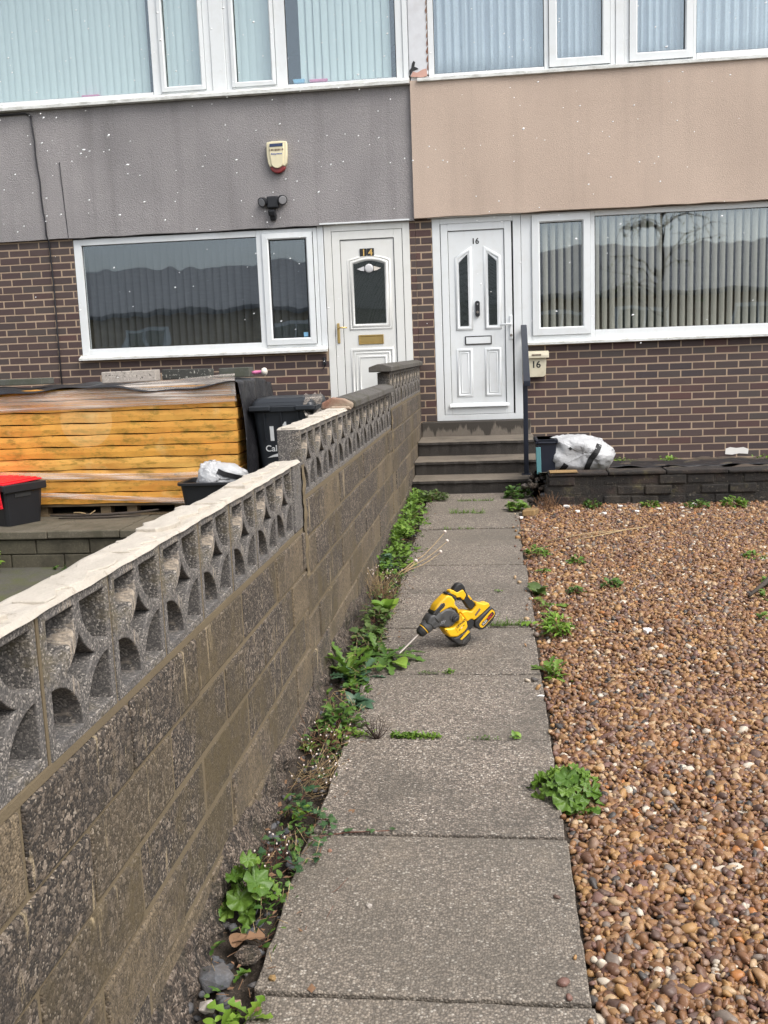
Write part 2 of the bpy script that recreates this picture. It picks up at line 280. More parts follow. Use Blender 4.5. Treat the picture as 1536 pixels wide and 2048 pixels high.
MT = dict(
    brick=m_brick(), mortar=m_mortar(), grey=m_render('grey_roughcast_render', (.275, .260, .260), (.375, .352, .348), 105, .6, .45),
    beige=m_render('beige_smooth_render', (.53, .415, .335), (.60, .475, .385), 150, .3, .22),
    upvc=m_upvc(), cream=m_upvc('cream_white_upvc', (.77, .77, .735)), sill=m_sill(), gasket=simple('black_gasket', (.02, .02, .022), .6),
    glass=m_glass('window_glass', .10, (.97, .985, .985), .012), glassup=m_glass('upper_window_glass', .085, (.95, .99, .985), .010), glassd=m_glass('dark_door_glass', .01, (.40, .42, .42), .05),
    room=simple('dim_room_wall', (.045, .042, .04), .9), dark=simple('dark_interior', (.02, .02, .02), .9),
    block=m_aggblock(), screen=m_screen(), wmortar=m_mortar('wall_mortar', (.15, .115, .068)), lmortar=m_bed(),
    coping=m_concrete('grey_coping', (.10, .092, .083), (.06, .054, .036), 130), slab=m_slab(), pebble=m_pebble(), soil=m_soil(), foam=m_foam(), film=m_film(),
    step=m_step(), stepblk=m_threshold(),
    patio=m_concrete('mossy_concrete_patio', (.075, .070, .055), (.075, .082, .025), 60), terrace=m_concrete('green_stained_concrete', (.115, .10, .072), (.065, .058, .036), 70),
    retain=m_concrete('mossy_block_concrete', (.085, .075, .05), (.04, .034, .022), 60), lowwall=m_lowwall(),
    foot=m_foot(), conc=m_concrete('speckled_concrete_block', (.38, .34, .30), None, 60, (.08, .075, .07)), concd=m_concrete('dark_speckled_block', (.055, .055, .048), None, 120, (.55, .53, .46)),
    concm=m_concrete('mossy_grey_block', (.09, .092, .08), (.07, .075, .05), 80),
    bag=m_bag(), tarp=m_tarp(), strap=simple('black_webbing', (.012, .012, .013), .7, bump=.3), binp=simple('dark_grey_bin_plastic', (.022, .026, .032), .42, var=.25, sc=7, dirt=(.09, .09, .09, .35)),
    blk=simple('black_plastic', (.014, .015, .018), .42, var=.2), red=simple('red_plastic', (.70, .012, .025), .38), navy=simple('navy_painted_steel', (.012, .016, .028), .35, var=.2),
    white=simple('white_lettering', (.78, .80, .80), .5), ink=simple('black_lettering', (.02, .02, .02), .5), gold=simple('gold_lettering', (.72, .47, .14), .4),
    brass=simple('brass', (.62, .44, .17), .32, metal=.85), steel=simple('steel', (.55, .53, .50), .3, metal=1.0), chrome=simple('worn_metal', (.30, .27, .24), .42, metal=.85, sc=40, var=.3, dirt=(.17, .11, .07, .6)),
    almcream=simple('aged_cream_plastic', (.74, .67, .46), .45), almred=simple('dull_red_lens', (.22, .022, .022), .25), navyprint=simple('navy_print', (.03, .05, .12), .6), blueprint=simple('blue_print', (.05, .10, .35), .6), brownprint=simple('brown_print', (.16, .11, .08), .7),
    lens=simple('lamp_lens', (.30, .30, .31), .2), boxcream=simple('cream_steel', (.66, .61, .46), .45, dirt=(.35, .27, .16, .5)), teal=simple('teal_print', (.10, .26, .28), .5), pink=simple('pink_plastic', (.80, .22, .42), .35), pale=simple('pale_plastic', (.72, .66, .58), .5),
    blindw=simple('white_blind_fabric', (.68, .73, .73), .8, var=.05), blindb=simple('beige_blind_fabric', (.62, .585, .495), .85, var=.05), blindd=simple('charcoal_blind_fabric', (.036, .041, .047), .85, var=.06), net=simple('lilac_net_curtain', (.54, .56, .63), .9, var=.14, sc=40),
    yel=simple('yellow_tool_plastic', (.80, .46, .012), .42, var=.08, sc=22, dirt=(.28, .17, .05, .55)), rub=simple('black_tool_rubber', (.018, .018, .019), .55, bump=.15, sc=22, dirt=(.11, .095, .075, .5)), gry=simple('grey_tool_casting', (.060, .060, .060), .45, var=.15, dirt=(.20, .18, .14, .25)), redp=simple('red_print', (.60, .02, .03), .5), silver=simple('silver_print', (.6, .6, .6), .4),
    leaf=m_leaf('fresh_green_leaf', (.085, .175, .022), (.215, .345, .055)), leafd=m_leaf('deep_green_leaf', (.058, .130, .025), (.150, .265, .050)), leafy=m_leaf('yellow_green_leaf', (.130, .260, .028), (.28, .42, .06)), leafb=m_leaf('blue_green_leaf', (.060, .130, .075), (.13, .225, .125)),
    leafi=m_leaf('ivy_leaf', (.030, .090, .034), (.115, .20, .075)), leafr=m_leaf('dock_leaf', (.075, .120, .030), (.15, .235, .06), (.16, .13, .05)), straw=m_stalk('dry_straw', (.36, .26, .135)), redstem=m_stalk('red_brown_stem', (.15, .065, .042)), darkstem=simple('dark_twig', (.045, .028, .02), .8, var=.3), deadleaf=m_stalk('dead_brown_leaf', (.19, .105, .055)),
    tuft=simple('pale_seed_head', (.66, .56, .50), .9), wood=simple('grey_pallet_wood', (.16, .115, .065), .85, var=.4, sc=9, bump=.3), bark=simple('dark_branch_bark', (.055, .043, .034), .85, var=.4, sc=20, bump=.5),
    snow=simple('ice_white', (.93, .94, .95), .5, var=.03), ground=m_concrete('grey_ground', (.11, .105, .095), (.06, .075, .03), 30), rubble=m_concrete('slate_rubble', (.085, .088, .095), (.14, .11, .085), 60), brickred=m_concrete('weathered_red_brick', (.24, .115, .075), (.33, .27, .20), 70), sand=m_concrete('ochre_stone', (.27, .17, .07), (.18, .12, .055), 70),
    petal=simple('white_litter', (.78, .76, .72), .8), roof=m_roof(), oppbrick=m_rotbrick('buff_brick', 1), bedsoil=m_concrete('dark_gravelly_soil', (.075, .055, .04), (.035, .04, .018), 60), peel=simple('flaking_white_paint', (.66, .67, .69), .6, dirt=(.52, .50, .50, .5)), peelp=simple('bare_pinkish_plaster', (.55, .33, .27), .9), acc=simple('sticker_blue', (.25, .52, .75), .5), cable=simple('black_cable', (.015, .014, .018), .6),
)

# ------------------------------------------------------------------ mesh helpers
class MB:
    def __init__(s): s.v = []; s.f = []; s.r = []
    def add(s, vs, fs, r=.5):
        o = len(s.v); s.v.extend(tuple(v) for v in vs)
        for f in fs: s.f.append(tuple(i + o for i in f)); s.r.append(r)
    def box(s, x0, x1, y0, y1, z0, z1, r=.5, tf=None):
        vs = [Vector((x, y, z)) for x in (x0, x1) for y in (y0, y1) for z in (z0, z1)]
        if tf: vs = [tf @ v for v in vs]
        s.add(vs, [(0, 1, 3, 2), (4, 6, 7, 5), (0, 4, 5, 1), (2, 3, 7, 6), (0, 2, 6, 4), (1, 5, 7, 3)], r)
    def prism(s, poly, axis, a, b, r=.5):
        n = len(poly)
        def P(p, t): return {'x': (t, p[0], p[1]), 'y': (p[0], t, p[1]), 'z': (p[0], p[1], t)}[axis]
        vs = [P(p, a) for p in poly] + [P(p, b) for p in poly]
        fs = [tuple(range(n))[::-1], tuple(range(n, 2 * n))] + [(i, (i + 1) % n, n + (i + 1) % n, n + i) for i in range(n)]
        s.add(vs, fs, r)
    def tube(s, pts, rad, n=6, r=.5, cap=True):
        pts = [Vector(p) for p in pts]; k = len(pts)
        rads = rad if isinstance(rad, (list, tuple)) else [rad] * k
        vs = []; up = Vector((.31, .17, .93))
        for i, p in enumerate(pts):
            d = (pts[min(i + 1, k - 1)] - pts[max(i - 1, 0)]).normalized()
            a = d.cross(up); a = a if a.length > 1e-4 else d.cross(Vector((1, 0, 0))); a.normalize(); b = d.cross(a)
            for j in range(n):
                t = 2 * math.pi * j / n; vs.append(p + (a * math.cos(t) + b * math.sin(t)) * rads[i])
        fs = [(i * n + j, i * n + (j + 1) % n, (i + 1) * n + (j + 1) % n, (i + 1) * n + j) for i in range(k - 1) for j in range(n)]
        if cap: fs += [tuple(range(n))[::-1], tuple(range((k - 1) * n, k * n))]
        s.add(vs, fs, r)
    def lathe(s, p, d, prof, n=20, r=.5):
        p = Vector(p); d = Vector(d).normalized(); a = d.orthogonal().normalized(); b = d.cross(a); vs = []
        for t, rad in prof:
            for j in range(n):
                q = 2 * math.pi * j / n; vs.append(p + d * t + (a * math.cos(q) + b * math.sin(q)) * rad)
        k = len(prof)
        fs = [(i * n + j, i * n + (j + 1) % n, (i + 1) * n + (j + 1) % n, (i + 1) * n + j) for i in range(k - 1) for j in range(n)]
        fs += [tuple(range(n))[::-1], tuple(range((k - 1) * n, k * n))]
        s.add(vs, fs, r)
    def grid(s, fn, nu, nv, r=.5, close=False):
        vs = [fn(i / nu, j / nv) for i in range(nu + 1) for j in range(nv + 1)]
        s.add(vs, [(i * (nv + 1) + j, (i + 1) * (nv + 1) + j, (i + 1) * (nv + 1) + j + 1, i * (nv + 1) + j + 1) for i in range(nu) for j in range(nv)], r)
    def build(s, name, mat, parent=None, bevel=0, seg=1, smooth=False, fixn=True):
        me = bpy.data.meshes.new(name); me.from_pydata(s.v, [], s.f)
        a = me.attributes.new('rnd', 'FLOAT', 'FACE'); a.data.foreach_set('value', np.array(s.r, np.float32))
        if fixn:
            bm = bmesh.new(); bm.from_mesh(me); bmesh.ops.recalc_face_normals(bm, faces=bm.faces); bm.to_mesh(me); bm.free()
        return link(name, me, mat, parent, bevel, seg, smooth)

def link(name, me, mat, parent=None, bevel=0, seg=1, smooth=False):
    me.materials.clear(); me.materials.append(MT[mat] if isinstance(mat, str) else mat)
    if smooth: me.polygons.foreach_set('use_smooth', [True] * len(me.polygons))
    o = bpy.data.objects.new(name, me); COL.objects.link(o)
    if parent: o.parent = parent
    if bevel:
        b = o.modifiers.new('bevel', 'BEVEL'); b.width = bevel; b.segments = seg; b.limit_method = 'ANGLE'; b.angle_limit = R(35)
    return o
def thing(name, label, cat, loc=(0, 0, 0), rotz=0, group=None):
    o = bpy.data.objects.new(name, None); COL.objects.link(o); o.location = loc; o.rotation_euler = (0, 0, rotz)
    return tag(o, label, cat, group)
def tag(o, label, cat, group=None):
    o['label'] = label; o['category'] = cat; o['kind'] = 'thing'
    if group: o['group'] = group
    return o
def struct(o): o['kind'] = 'structure'; return o
def stuff(o, label, cat): o['kind'] = 'stuff'; o['label'] = label; o['category'] = cat; return o

def extrude(loops, half, bevel=0.0, res=2):
    """filled outline with holes, thickness 2*half in local Z, rounded rims; returns mesh data"""
    cu_ = bpy.data.curves.new('outline', 'CURVE'); cu_.dimensions = '2D'; cu_.fill_mode = 'BOTH'
    cu_.extrude = max(half - bevel, 0); cu_.bevel_depth = bevel; cu_.bevel_resolution = res; cu_.offset = -bevel
    for lp in loops:
        sp = cu_.splines.new('POLY'); sp.points.add(len(lp) - 1); sp.use_cyclic_u = True
        for p, q in zip(sp.points, lp): p.co = (q[0], q[1], 0, 1)
    return curve_mesh(cu_)
def curve_mesh(cu_):
    o = bpy.data.objects.new('outline', cu_); COL.objects.link(o)
    dg = bpy.context.evaluated_depsgraph_get(); me = bpy.data.meshes.new_from_object(o.evaluated_get(dg))
    bpy.data.objects.remove(o); bpy.data.curves.remove(cu_)
    return me
def text(name, s, size, mat, parent, mw, depth=.001, spacing=1.0, bold=0.0):
    cu_ = bpy.data.curves.new('words', 'FONT'); cu_.body = s; cu_.size = size; cu_.extrude = depth; cu_.space_character = spacing; cu_.offset = bold
    me = curve_mesh(cu_); me.transform(mw); return link(name, me, mat, parent)
def facing(x, y, z): return Matrix.Translation((x, y, z)) @ Matrix.Rotation(R(90), 4, 'X')   # flat shape read from -Y
def arc(cx, cy, rx, ry, a0, a1, n=10): return [(cx + rx * math.cos(R(a0 + (a1 - a0) * i / n)), cy + ry * math.sin(R(a0 + (a1 - a0) * i / n))) for i in range(n + 1)]
def rrect(x0, x1, y0, y1, r, n=4):
    return arc(x1 - r, y1 - r, r, r, 0, 90, n) + arc(x0 + r, y1 - r, r, r, 90, 180, n) + arc(x0 + r, y0 + r, r, r, 180, 270, n) + arc(x1 - r, y0 + r, r, r, 270, 360, n)
def pz(y): return .0231 * y       # path level: it climbs gently to the house

# ------------------------------------------------------------------ ground and setting
D = 10.2
g = MB(); g.box(-300, 300, -300, 300, -.9, -.42); struct(g.build('ground', 'ground'))
g = MB(); g.grid(lambda u, v: (-.62 + u * .82, -2 + v * 10.8, pz(-2 + v * 10.8) - .05), 1, 1); struct(g.build('path_base', 'soil'))
def patio_fn(u, v):
    x, y = -9 + u * 8.19, -2 + v * 12.1
    return (x, y, -.15 + .012 * math.sin(x * 2.1 + y) * math.sin(y * 1.7))
g = MB(); g.grid(patio_fn, 30, 40); struct(g.build('patio_ground', 'patio', smooth=True))
g = MB(); g.grid(lambda u, v: (.16 + u * 7.5, -2 + v * 10.6, pz(-2 + v * 10.6) - .035), 1, 1); struct(g.build('gravel_base', 'soil'))

# paving slabs of the path
joints = [-.5, .1, .72, 1.33, 1.945, 2.649, 3.328, 4.011, 4.674, 5.327, 5.976, 6.53, 7.096, 7.68, 8.268, 8.69]
g = MB()
for i in range(len(joints) - 1):
    a, b = joints[i] + .007, joints[i + 1] - .007
    xl, xr = -.553 + rng.uniform(-.012, .008), .193 + rng.uniform(-.006, .006)
    dz = rng.uniform(-.004, .004)
    if abs(joints[i] - 7.68) < .1: xr = .30
    if joints[i] > 8: xr = .34
    n = 14; ring = []
    for k in range(n): ring.append((xl + (xr - xl) * k / n, a + rng.uniform(-.003, .003)))
    for k in range(n): ring.append((xr + rng.uniform(-.003, .003), a + (b - a) * k / n))
    for k in range(n): ring.append((xr + (xl - xr) * k / n, b + rng.uniform(-.003, .003)))
    for k in range(n): ring.append((xl + rng.uniform(-.004, .004), b + (a - b) * k / n))
    m = len(ring); tilt = rng.uniform(-.006, .006)
    Z = lambda p, d: pz(p[1]) + dz + tilt * p[0] + d
    g.add([(p[0], p[1], Z(p, -.05)) for p in ring] + [(p[0], p[1], Z(p, 0)) for p in ring],
          [tuple(range(m, 2 * m))] + [(k, (k + 1) % m, m + (k + 1) % m, m + k) for k in range(m)], rng.random())
struct(g.build('path', 'slab', bevel=.004, seg=2))

# soil strip between wall and path
def soil_fn(u, v):
    x, y = -.735 + u * .20, -.5 + v * 9.2
    e = math.sin(u * math.pi)
    return (x, y, pz(y) - .035 + .022 * (math.sin(x * 61 + y * 17) * math.sin(y * 23 + x * 11)) * e + .012 * math.sin(y * 71 + x * 90) * e + (.03 * (1 - u) if u < .3 else 0))
g = MB(); g.grid(soil_fn, 10, 420); struct(g.build('soil_strip', 'soil', smooth=True))

# ------------------------------------------------------------------ houses
house14 = thing('terraced_house', 'grey rendered brick house with white door numbered 14 and dark ground floor window', 'house', (-3.9, D, 0), 0, 'terraced houses in the row')
house16 = thing('terraced_house', 'beige rendered brick house with white door numbered 16 reached by concrete steps', 'house', (1.9, D, 0), 0, 'terraced houses in the row')
def par(o, p):
    o.parent = p; o.matrix_parent_inverse = Matrix.Translation(p.location).inverted() if p.parent is None else Matrix()
    return o
# parts of a house are modelled in world coordinates: parent with the inverse so they stay put
def hb(mb, name, mat, house, **k): return par(mb.build(name, mat, None, **k), house)
def hsub(mb, name, mat, parent, **k): o = mb.build(name, mat, None, **k); o.parent = parent; return o

def brick_wall(house, x0, x1, z0, z1, holes):
    g = MB(); c = 0; k0 = math.floor((z0 - .29) / .075)
    z = .29 + k0 * .075
    while z < z1:
        za, zb = max(z + .0062, z0), min(z + .0690, z1)
        off = .1125 if (k0 % 2) else 0
        spans = [(x0, x1)]
        for hx0, hx1, hz0, hz1 in holes:
            if hz0 < zb - .012 and hz1 > za + .012:
                spans = [s for a, b in spans for s in ((a, min(b, hx0)), (max(a, hx1), b)) if s[1] - s[0] > .02]
        for a, b in spans:
            x = math.floor((a - off) / .225) * .225 + off
            while x < b:
                xa, xb = max(x + .006, a), min(x + .219, b)
                if xb - xa > .025 and zb - za > .015:
                    dy = rng.uniform(0, .0035)
                    g.box(xa, xb, D + dy, D + .08, za + rng.uniform(-.001, .001), zb + rng.uniform(-.001, .001), rng.random())
                x += .225
        z += .075; k0 += 1
    hb(g, 'brickwork', 'brick', house, bevel=.003, seg=2)
    # mortar backing, cut round the openings
    g = MB(); xs = sorted({x0, x1, *[h for q in holes for h in q[:2] if x0 < h < x1]}); zs = sorted({z0, z1, *[h for q in holes for h in q[2:] if z0 < h < z1]})
    for i in range(len(xs) - 1):
        for j in range(len(zs) - 1):
            mx, mz = (xs[i] + xs[i + 1]) / 2, (zs[j] + zs[j + 1]) / 2
            if not any(h[0] < mx < h[1] and h[2] < mz < h[3] for h in holes): g.box(xs[i], xs[i + 1], D + .0038, D + .25, zs[j], zs[j + 1])
    hb(g, 'mortar', 'mortar', house)

BX = -.727                               # line between the two houses
brick_wall(house14, -8.2, BX - .001, -.2, 2.80, [(-4.35, -1.672, 1.53, 2.9), (-1.672, -.787, .70, 2.9)])
brick_wall(house16, BX + .001, 5.6, -.1, 2.83, [(-.560, .333, .742, 2.9), (.333, 4.4, 1.515, 2.9)])

def render_panel(house, x0, x1, z0, z1, y, mat, seed):
    r_ = random.Random(seed); g = MB(); nu, nv = int((x1 - x0) / .12), 12
    def f(u, v):
        x, z = x0 + u * (x1 - x0), z0 + v * (z1 - z0)
        e = .006 * math.sin(x * 9 + 2 * math.sin(x * 3.1)) if v == 0 else 0
        return (x, y + .004 * math.sin(x * 2.3 + z * 3.1) + .003 * math.sin(x * 7 + z * 1.3), z + e * .6)
    g.grid(f, nu, nv)
    n = len(g.v); ring = [i * (nv + 1) for i in range(nu + 1)] + [nu * (nv + 1) + j for j in range(1, nv + 1)] + [i * (nv + 1) + nv for i in range(nu - 1, -1, -1)] + [j for j in range(nv - 1, 0, -1)]
    back = [(g.v[i][0], D + .1, g.v[i][2]) for i in ring]; m = len(ring)
    g.v.extend(back)
    for k in range(m): g.f.append((ring[k], ring[(k + 1) % m], n + (k + 1) % m, n + k)); g.r.append(.5)
    g.f.append(tuple(n + k for k in range(m))); g.r.append(.5)
    return hb(g, 'render_panel', mat, house)
render_panel(house14, -8.2, BX - .004, 2.780, 4.085, 10.165, 'grey', 1)
render_panel(house16, BX - .002, 5.6, 2.796, 4.10, 10.125, 'beige', 2)

def bars(g, x0, x1, z0, z1, w, ya, yb, r=.5, wb=None, wt=None):
    wb = wb or w; wt = wt or w
    g.box(x0, x0 + w, ya, yb, z0, z1, r); g.box(x1 - w, x1, ya, yb, z0, z1, r)
    g.box(x0 + w, x1 - w, ya, yb, z0, z0 + wb, r); g.box(x0 + w, x1 - w, ya, yb, z1 - wt, z1, r)
def mitred(g, x0, x1, z0, z1, w, ya, yb):
    O = [(x0, z0), (x1, z0), (x1, z1), (x0, z1)]; I = [(x0 + w, z0 + w), (x1 - w, z0 + w), (x1 - w, z1 - w), (x0 + w, z1 - w)]
    J = [(x0 + w - .012, z0 + w - .012), (x1 - w + .012, z0 + w - .012), (x1 - w + .012, z1 - w + .012), (x0 + w - .012, z1 - w + .012)]
    for k in range(4):
        q = (k + 1) % 4
        g.add([(*O[k][:1], yb, O[k][1]), (O[q][0], yb, O[q][1]), (I[q][0], yb, I[q][1]), (I[k][0], yb, I[k][1]),
               (O[k][0], ya + .004, O[k][1]), (O[q][0], ya + .004, O[q][1]), (J[q][0], ya, J[q][1]), (J[k][0], ya, J[k][1]), (I[q][0], ya + .012, I[q][1]), (I[k][0], ya + .012, I[k][1])],
              [(0, 1, 5, 4), (4, 5, 6, 7), (7, 6, 8, 9), (9, 8, 2, 3), (0, 3, 2, 1), (0, 4, 7, 9, 3), (1, 2, 8, 6, 5)])

FY = D + .004                            # front of the window frames
def pane(win, x0, x1, z0, z1, mat, y=FY + .03):
    g = MB(); g.box(x0 - .004, x1 + .004, y, y + .006, z0 - .004, z1 + .004); hsub(g, 'pane', mat, win)
    g = MB(); bars(g, x0 - .004, x1 + .004, z0 - .004, z1 + .004, .008, y - .006, y - .0005); hsub(g, 'gasket', 'gasket', win)
def window(house, solid, sashes, panes, mat, sill=None, label=None):
    """solid: bars of the fixed frame (x0,x1,z0,z1); sashes: proud opening frames; panes: glass"""
    g = MB()
    for b in solid: g.box(b[0], b[1], FY, FY + .07, b[2], b[3])
    w = hb(g, 'window', 'upvc', house, bevel=.004, seg=2)
    for s in sashes:
        g = MB(); mitred(g, *s, FY - .022, FY + .0); hsub(g, 'sash', 'upvc', w)
    for p in panes: pane(w, *p, mat)
    if sill:
        g = MB(); x0, x1, z0, z1, yf = sill
        g.prism([(yf, z0), (yf, z0 + .022), (yf + .02, z0 + .028), (FY - .001, z1), (FY - .001, z1 - .03), (yf + .03, z0 + .012), (yf + .03, z0)], 'x', x0, x1); hsub(g, 'sill', 'sill', w)
    if label: w['label'] = label
    return w

# ground floor window of 14
window(house14, [(-4.345, -4.262, 1.56, 2.765), (-4.262, -2.379, 1.56, 1.626), (-4.262, -2.379, 2.702, 2.765), (-2.379, -2.317, 1.56, 2.765), (-2.317, -1.784, 1.56, 1.592), (-2.317, -1.784, 2.73, 2.765), (-1.784, -1.742, 1.56, 2.765), (-1.738, -1.676, 1.535, 2.785)],
       [(-2.315, -1.790, 1.594, 2.728, .066)], [(-4.262, -2.379, 1.626, 2.702), (-2.246, -1.872, 1.663, 2.659)], 'glass', (-4.362, -1.674, 1.508, 1.562, D - .07))
# ground floor window of 16
window(house16, [(.335, .430, 1.53, 2.79), (.430, .440, 1.53, 2.79), (1.022, 1.062, 1.53, 2.79), (.44, 1.022, 1.53, 1.585), (.44, 1.022, 2.775, 2.79), (1.062, 4.3, 1.53, 1.622), (1.062, 4.3, 2.735, 2.79), (4.3, 4.37, 1.53, 2.79)],
       [(.442, 1.020, 1.587, 2.773, .078)], [(.520, .948, 1.662, 2.695), (1.066, 4.3, 1.622, 2.735)], 'glass', (.355, 4.4, 1.493, 1.532, D - .07))
# upper windows of 14: two windows side by side
TOP = 5.42
window(house14, [(-6.9, -6.82, 4.15, TOP), (-6.82, -3.36, 4.15, 4.182), (-6.82, -3.36, TOP - .07, TOP), (-3.355, -3.262, 4.15, TOP), (-3.262, -2.80, 4.15, 4.17), (-3.262, -2.80, TOP - .05, TOP), (-2.80, -2.735, 4.15, TOP)],
       [(-3.262, -2.802, 4.172, TOP - .052, .048)], [(-6.82, -3.358, 4.185, TOP - .07), (-3.21, -2.85, 4.222, TOP - .10)], 'glassup')
window(house14, [(-2.585, -2.53, 4.15, TOP), (-2.53, -2.075, 4.15, 4.17), (-2.53, -2.075, TOP - .05, TOP), (-2.073, -1.965, 4.15, TOP), (-1.963, -.866, 4.15, 4.165), (-1.963, -.866, TOP - .07, TOP), (-.864, -.797, 4.15, TOP)],
       [(-2.528, -2.077, 4.172, TOP - .052, .046)], [(-2.480, -2.125, 4.22, TOP - .10), (-1.963, -.868, 4.167, TOP - .07)], 'glassup')
g = MB(); g.box(-2.733, -2.587, FY - .01, FY + .06, 4.14, TOP); hb(g, 'mullion_panel', 'upvc', house14, bevel=.004)
g = MB(); g.prism([(D - .10, 4.075), (D - .10, 4.105), (D - .08, 4.115), (FY - .002, 4.152), (FY - .002, 4.08), (D - .06, 4.068)], 'x', -7.2, BX - .01); hb(g, 'sill', 'sill', house14)
g = MB(); g.box(-.795, -.742, FY - .012, FY + .06, 4.14, TOP); hb(g, 'frame_edge', 'upvc', house14, bevel=.004)
# upper windows of 16
window(house16, [(-.545, -.490, 4.135, TOP), (-.488, .582, 4.135, 4.168), (-.488, .582, TOP - .07, TOP), (.584, .628, 4.135, TOP), (.63, 1.214, 4.135, 4.152), (.63, 1.214, TOP - .04, TOP), (1.216, 1.262, 4.135, TOP)],
       [(.632, 1.212, 4.156, TOP - .042, .076)], [(-.488, .582, 4.172, TOP - .07), (.708, 1.136, 4.238, TOP - .13)], 'glassup')
window(house16, [(1.345, 1.392, 4.135, TOP), (1.394, 1.992, 4.135, 4.152), (1.394, 1.992, TOP - .04, TOP), (1.994, 2.022, 4.135, TOP), (2.024, 4.7, 4.135, 4.195), (2.024, 4.7, TOP - .07, TOP), (4.7, 4.78, 4.135, TOP)],
       [(1.396, 1.990, 4.158, TOP - .042, .074)], [(1.472, 1.914, 4.24, TOP - .13), (2.024, 4.7, 4.199, TOP - .07)], 'glassup')
g = MB(); g.box(1.264, 1.343, FY - .008, FY + .06, 4.13, TOP); hb(g, 'mullion_panel', 'upvc', house16, bevel=.004)
g = MB(); g.prism([(D - .10, 4.085), (D - .10, 4.112), (D - .08, 4.120), (FY - .002, 4.138), (FY - .002, 4.088), (D - .06, 4.078)], 'x', -.655, 5.2); hb(g, 'sill', 'sill', house16)
g = MB(); g.prism([(2.36, .325), (2.43, .318), (2.50, .33), (2.585, .322), (2.59, .372), (2.54, .392), (2.47, .384), (2.41, .395), (2.365, .38)], 'y', D - .0025, D + .003); hb(g, 'white_paint_patch', 'petal', house16)
# white painted pier between the upper windows, its paint flaking at the foot
pier = MB(); pier.box(-.738, -.549, D - .012, D + .1, 4.165, TOP + .2); pier = hb(pier, 'painted_pier', 'peel', house16, bevel=.006)
pl = [(-.725, 4.155), (-.70, 4.20), (-.66, 4.188), (-.60, 4.215), (-.565, 4.22), (-.56, 4.15), (-.62, 4.142)]
g = MB(); g.prism(pl, 'y', D - .016, D - .008); hsub(g, 'bare_patch', 'peelp', pier)
g = MB(); g.prism([(-.732, 4.16), (-.735, 4.21), (-.715, 4.235), (-.705, 4.28), (-.69, 4.30), (-.675, 4.285), (-.685, 4.245), (-.66, 4.235), (-.645, 4.222), (-.70, 4.205)], 'y', D - .018, D - .010); hsub(g, 'flaking_paint', 'ink', pier)
g = MB()
for k in range(14):
    z = 4.2 + k * .075; g.prism([(-.556, z), (-.548, z + .01), (-.547, z + .075), (-.553, z + .07 + rng.uniform(-.02, .0)), (-.562 + rng.uniform(-.006, .006), z + .03)], 'y', D - .0175, D - .0095)
hsub(g, 'rusty_edge', 'brickred', pier)
# upper wall, roof and dark rooms behind the glass
for hs_, x0, x1 in ((house14, -8.2, BX - .003), (house16, BX + .003, 5.6)):
    g = MB()
    ops = [(-6.9, -2.735), (-2.585, -.74)] if hs_ is house14 else [(-.549, 4.78)]
    g.box(x0, x1, D + .012, D + .2, TOP, 6.1)
    g.box(x0, x0 + .9 if hs_ is house14 else x0 + .12, D + .014, D + .2, 4.1, TOP)
    if hs_ is house16: g.box(4.79, x1, D + .012, D + .2, 4.1, TOP)
    hb(g, 'upper_wall', 'upvc', hs_)
    g = MB(); g.prism([(D - .35, 6.05), (D - .35, 6.2), (D + 3.6, 8.2), (D + 7.6, 6.2), (D + 7.6, 6.05)], 'x', x0, x1); hb(g, 'roof', 'roof', hs_)
    for za, zb in ((.75, 2.85), (4.02, 5.6)):                  # rooms: open to the front, closed elsewhere
        g = MB(); y0, y1 = D + .1, D + 4
        g.box(x0 + .02, x1 - .02, y1, y1 + .1, za, zb); g.box(x0 + .02, x0 + .12, y0, y1, za, zb); g.box(x1 - .12, x1 - .02, y0, y1, za, zb)
        g.box(x0 + .02, x1 - .02, y0, y1, za - .12, za - .001); g.box(x0 + .02, x1 - .02, y0, y1, zb + .001, zb + .15)
        hb(g, 'room', 'room' if za < 2 else 'room', hs_)
    g = MB(); g.box(x0, x1, D + 4.2, D + 7.2, -.3, 6.05); hb(g, 'rear_wall', 'brick', hs_)

# ---- doors
def ring_tube(pts, y, rad): return [(p[0], y, p[1]) for p in pts]
def moulding(g, loop, y, rad):
    pts = [Vector((p[0], y, p[1])) for p in loop]; n = len(pts); vs = []
    for i in range(n):
        a, b = pts[i - 1], pts[(i + 1) % n]; p = pts[i]
        d1 = (p - a).normalized(); d2 = (b - p).normalized(); t = (d1 + d2).normalized(); nn = Vector((t.z, 0, -t.x)); k = 1 / max(.35, nn.dot(Vector((d1.z, 0, -d1.x))))
        for w, h in ((-1, 0), (-.7, .55), (0, .8), (.7, .55), (1, 0)): vs.append(p + nn * (w * rad * k) + Vector((0, -h * rad, 0)))
    g.add(vs, [(i * 5 + j, ((i + 1) % n) * 5 + j, ((i + 1) % n) * 5 + j + 1, i * 5 + j + 1) for i in range(n) for j in range(4)])
def door_glass(door, loop, y, mat='glassd'):
    g = MB(); g.prism(loop, 'y', y - .004, y + .004); hsub(g, 'glass', mat, door)
def rect(x0, x1, z0, z1): return [(x0, z0), (x1, z0), (x1, z1), (x0, z1)]

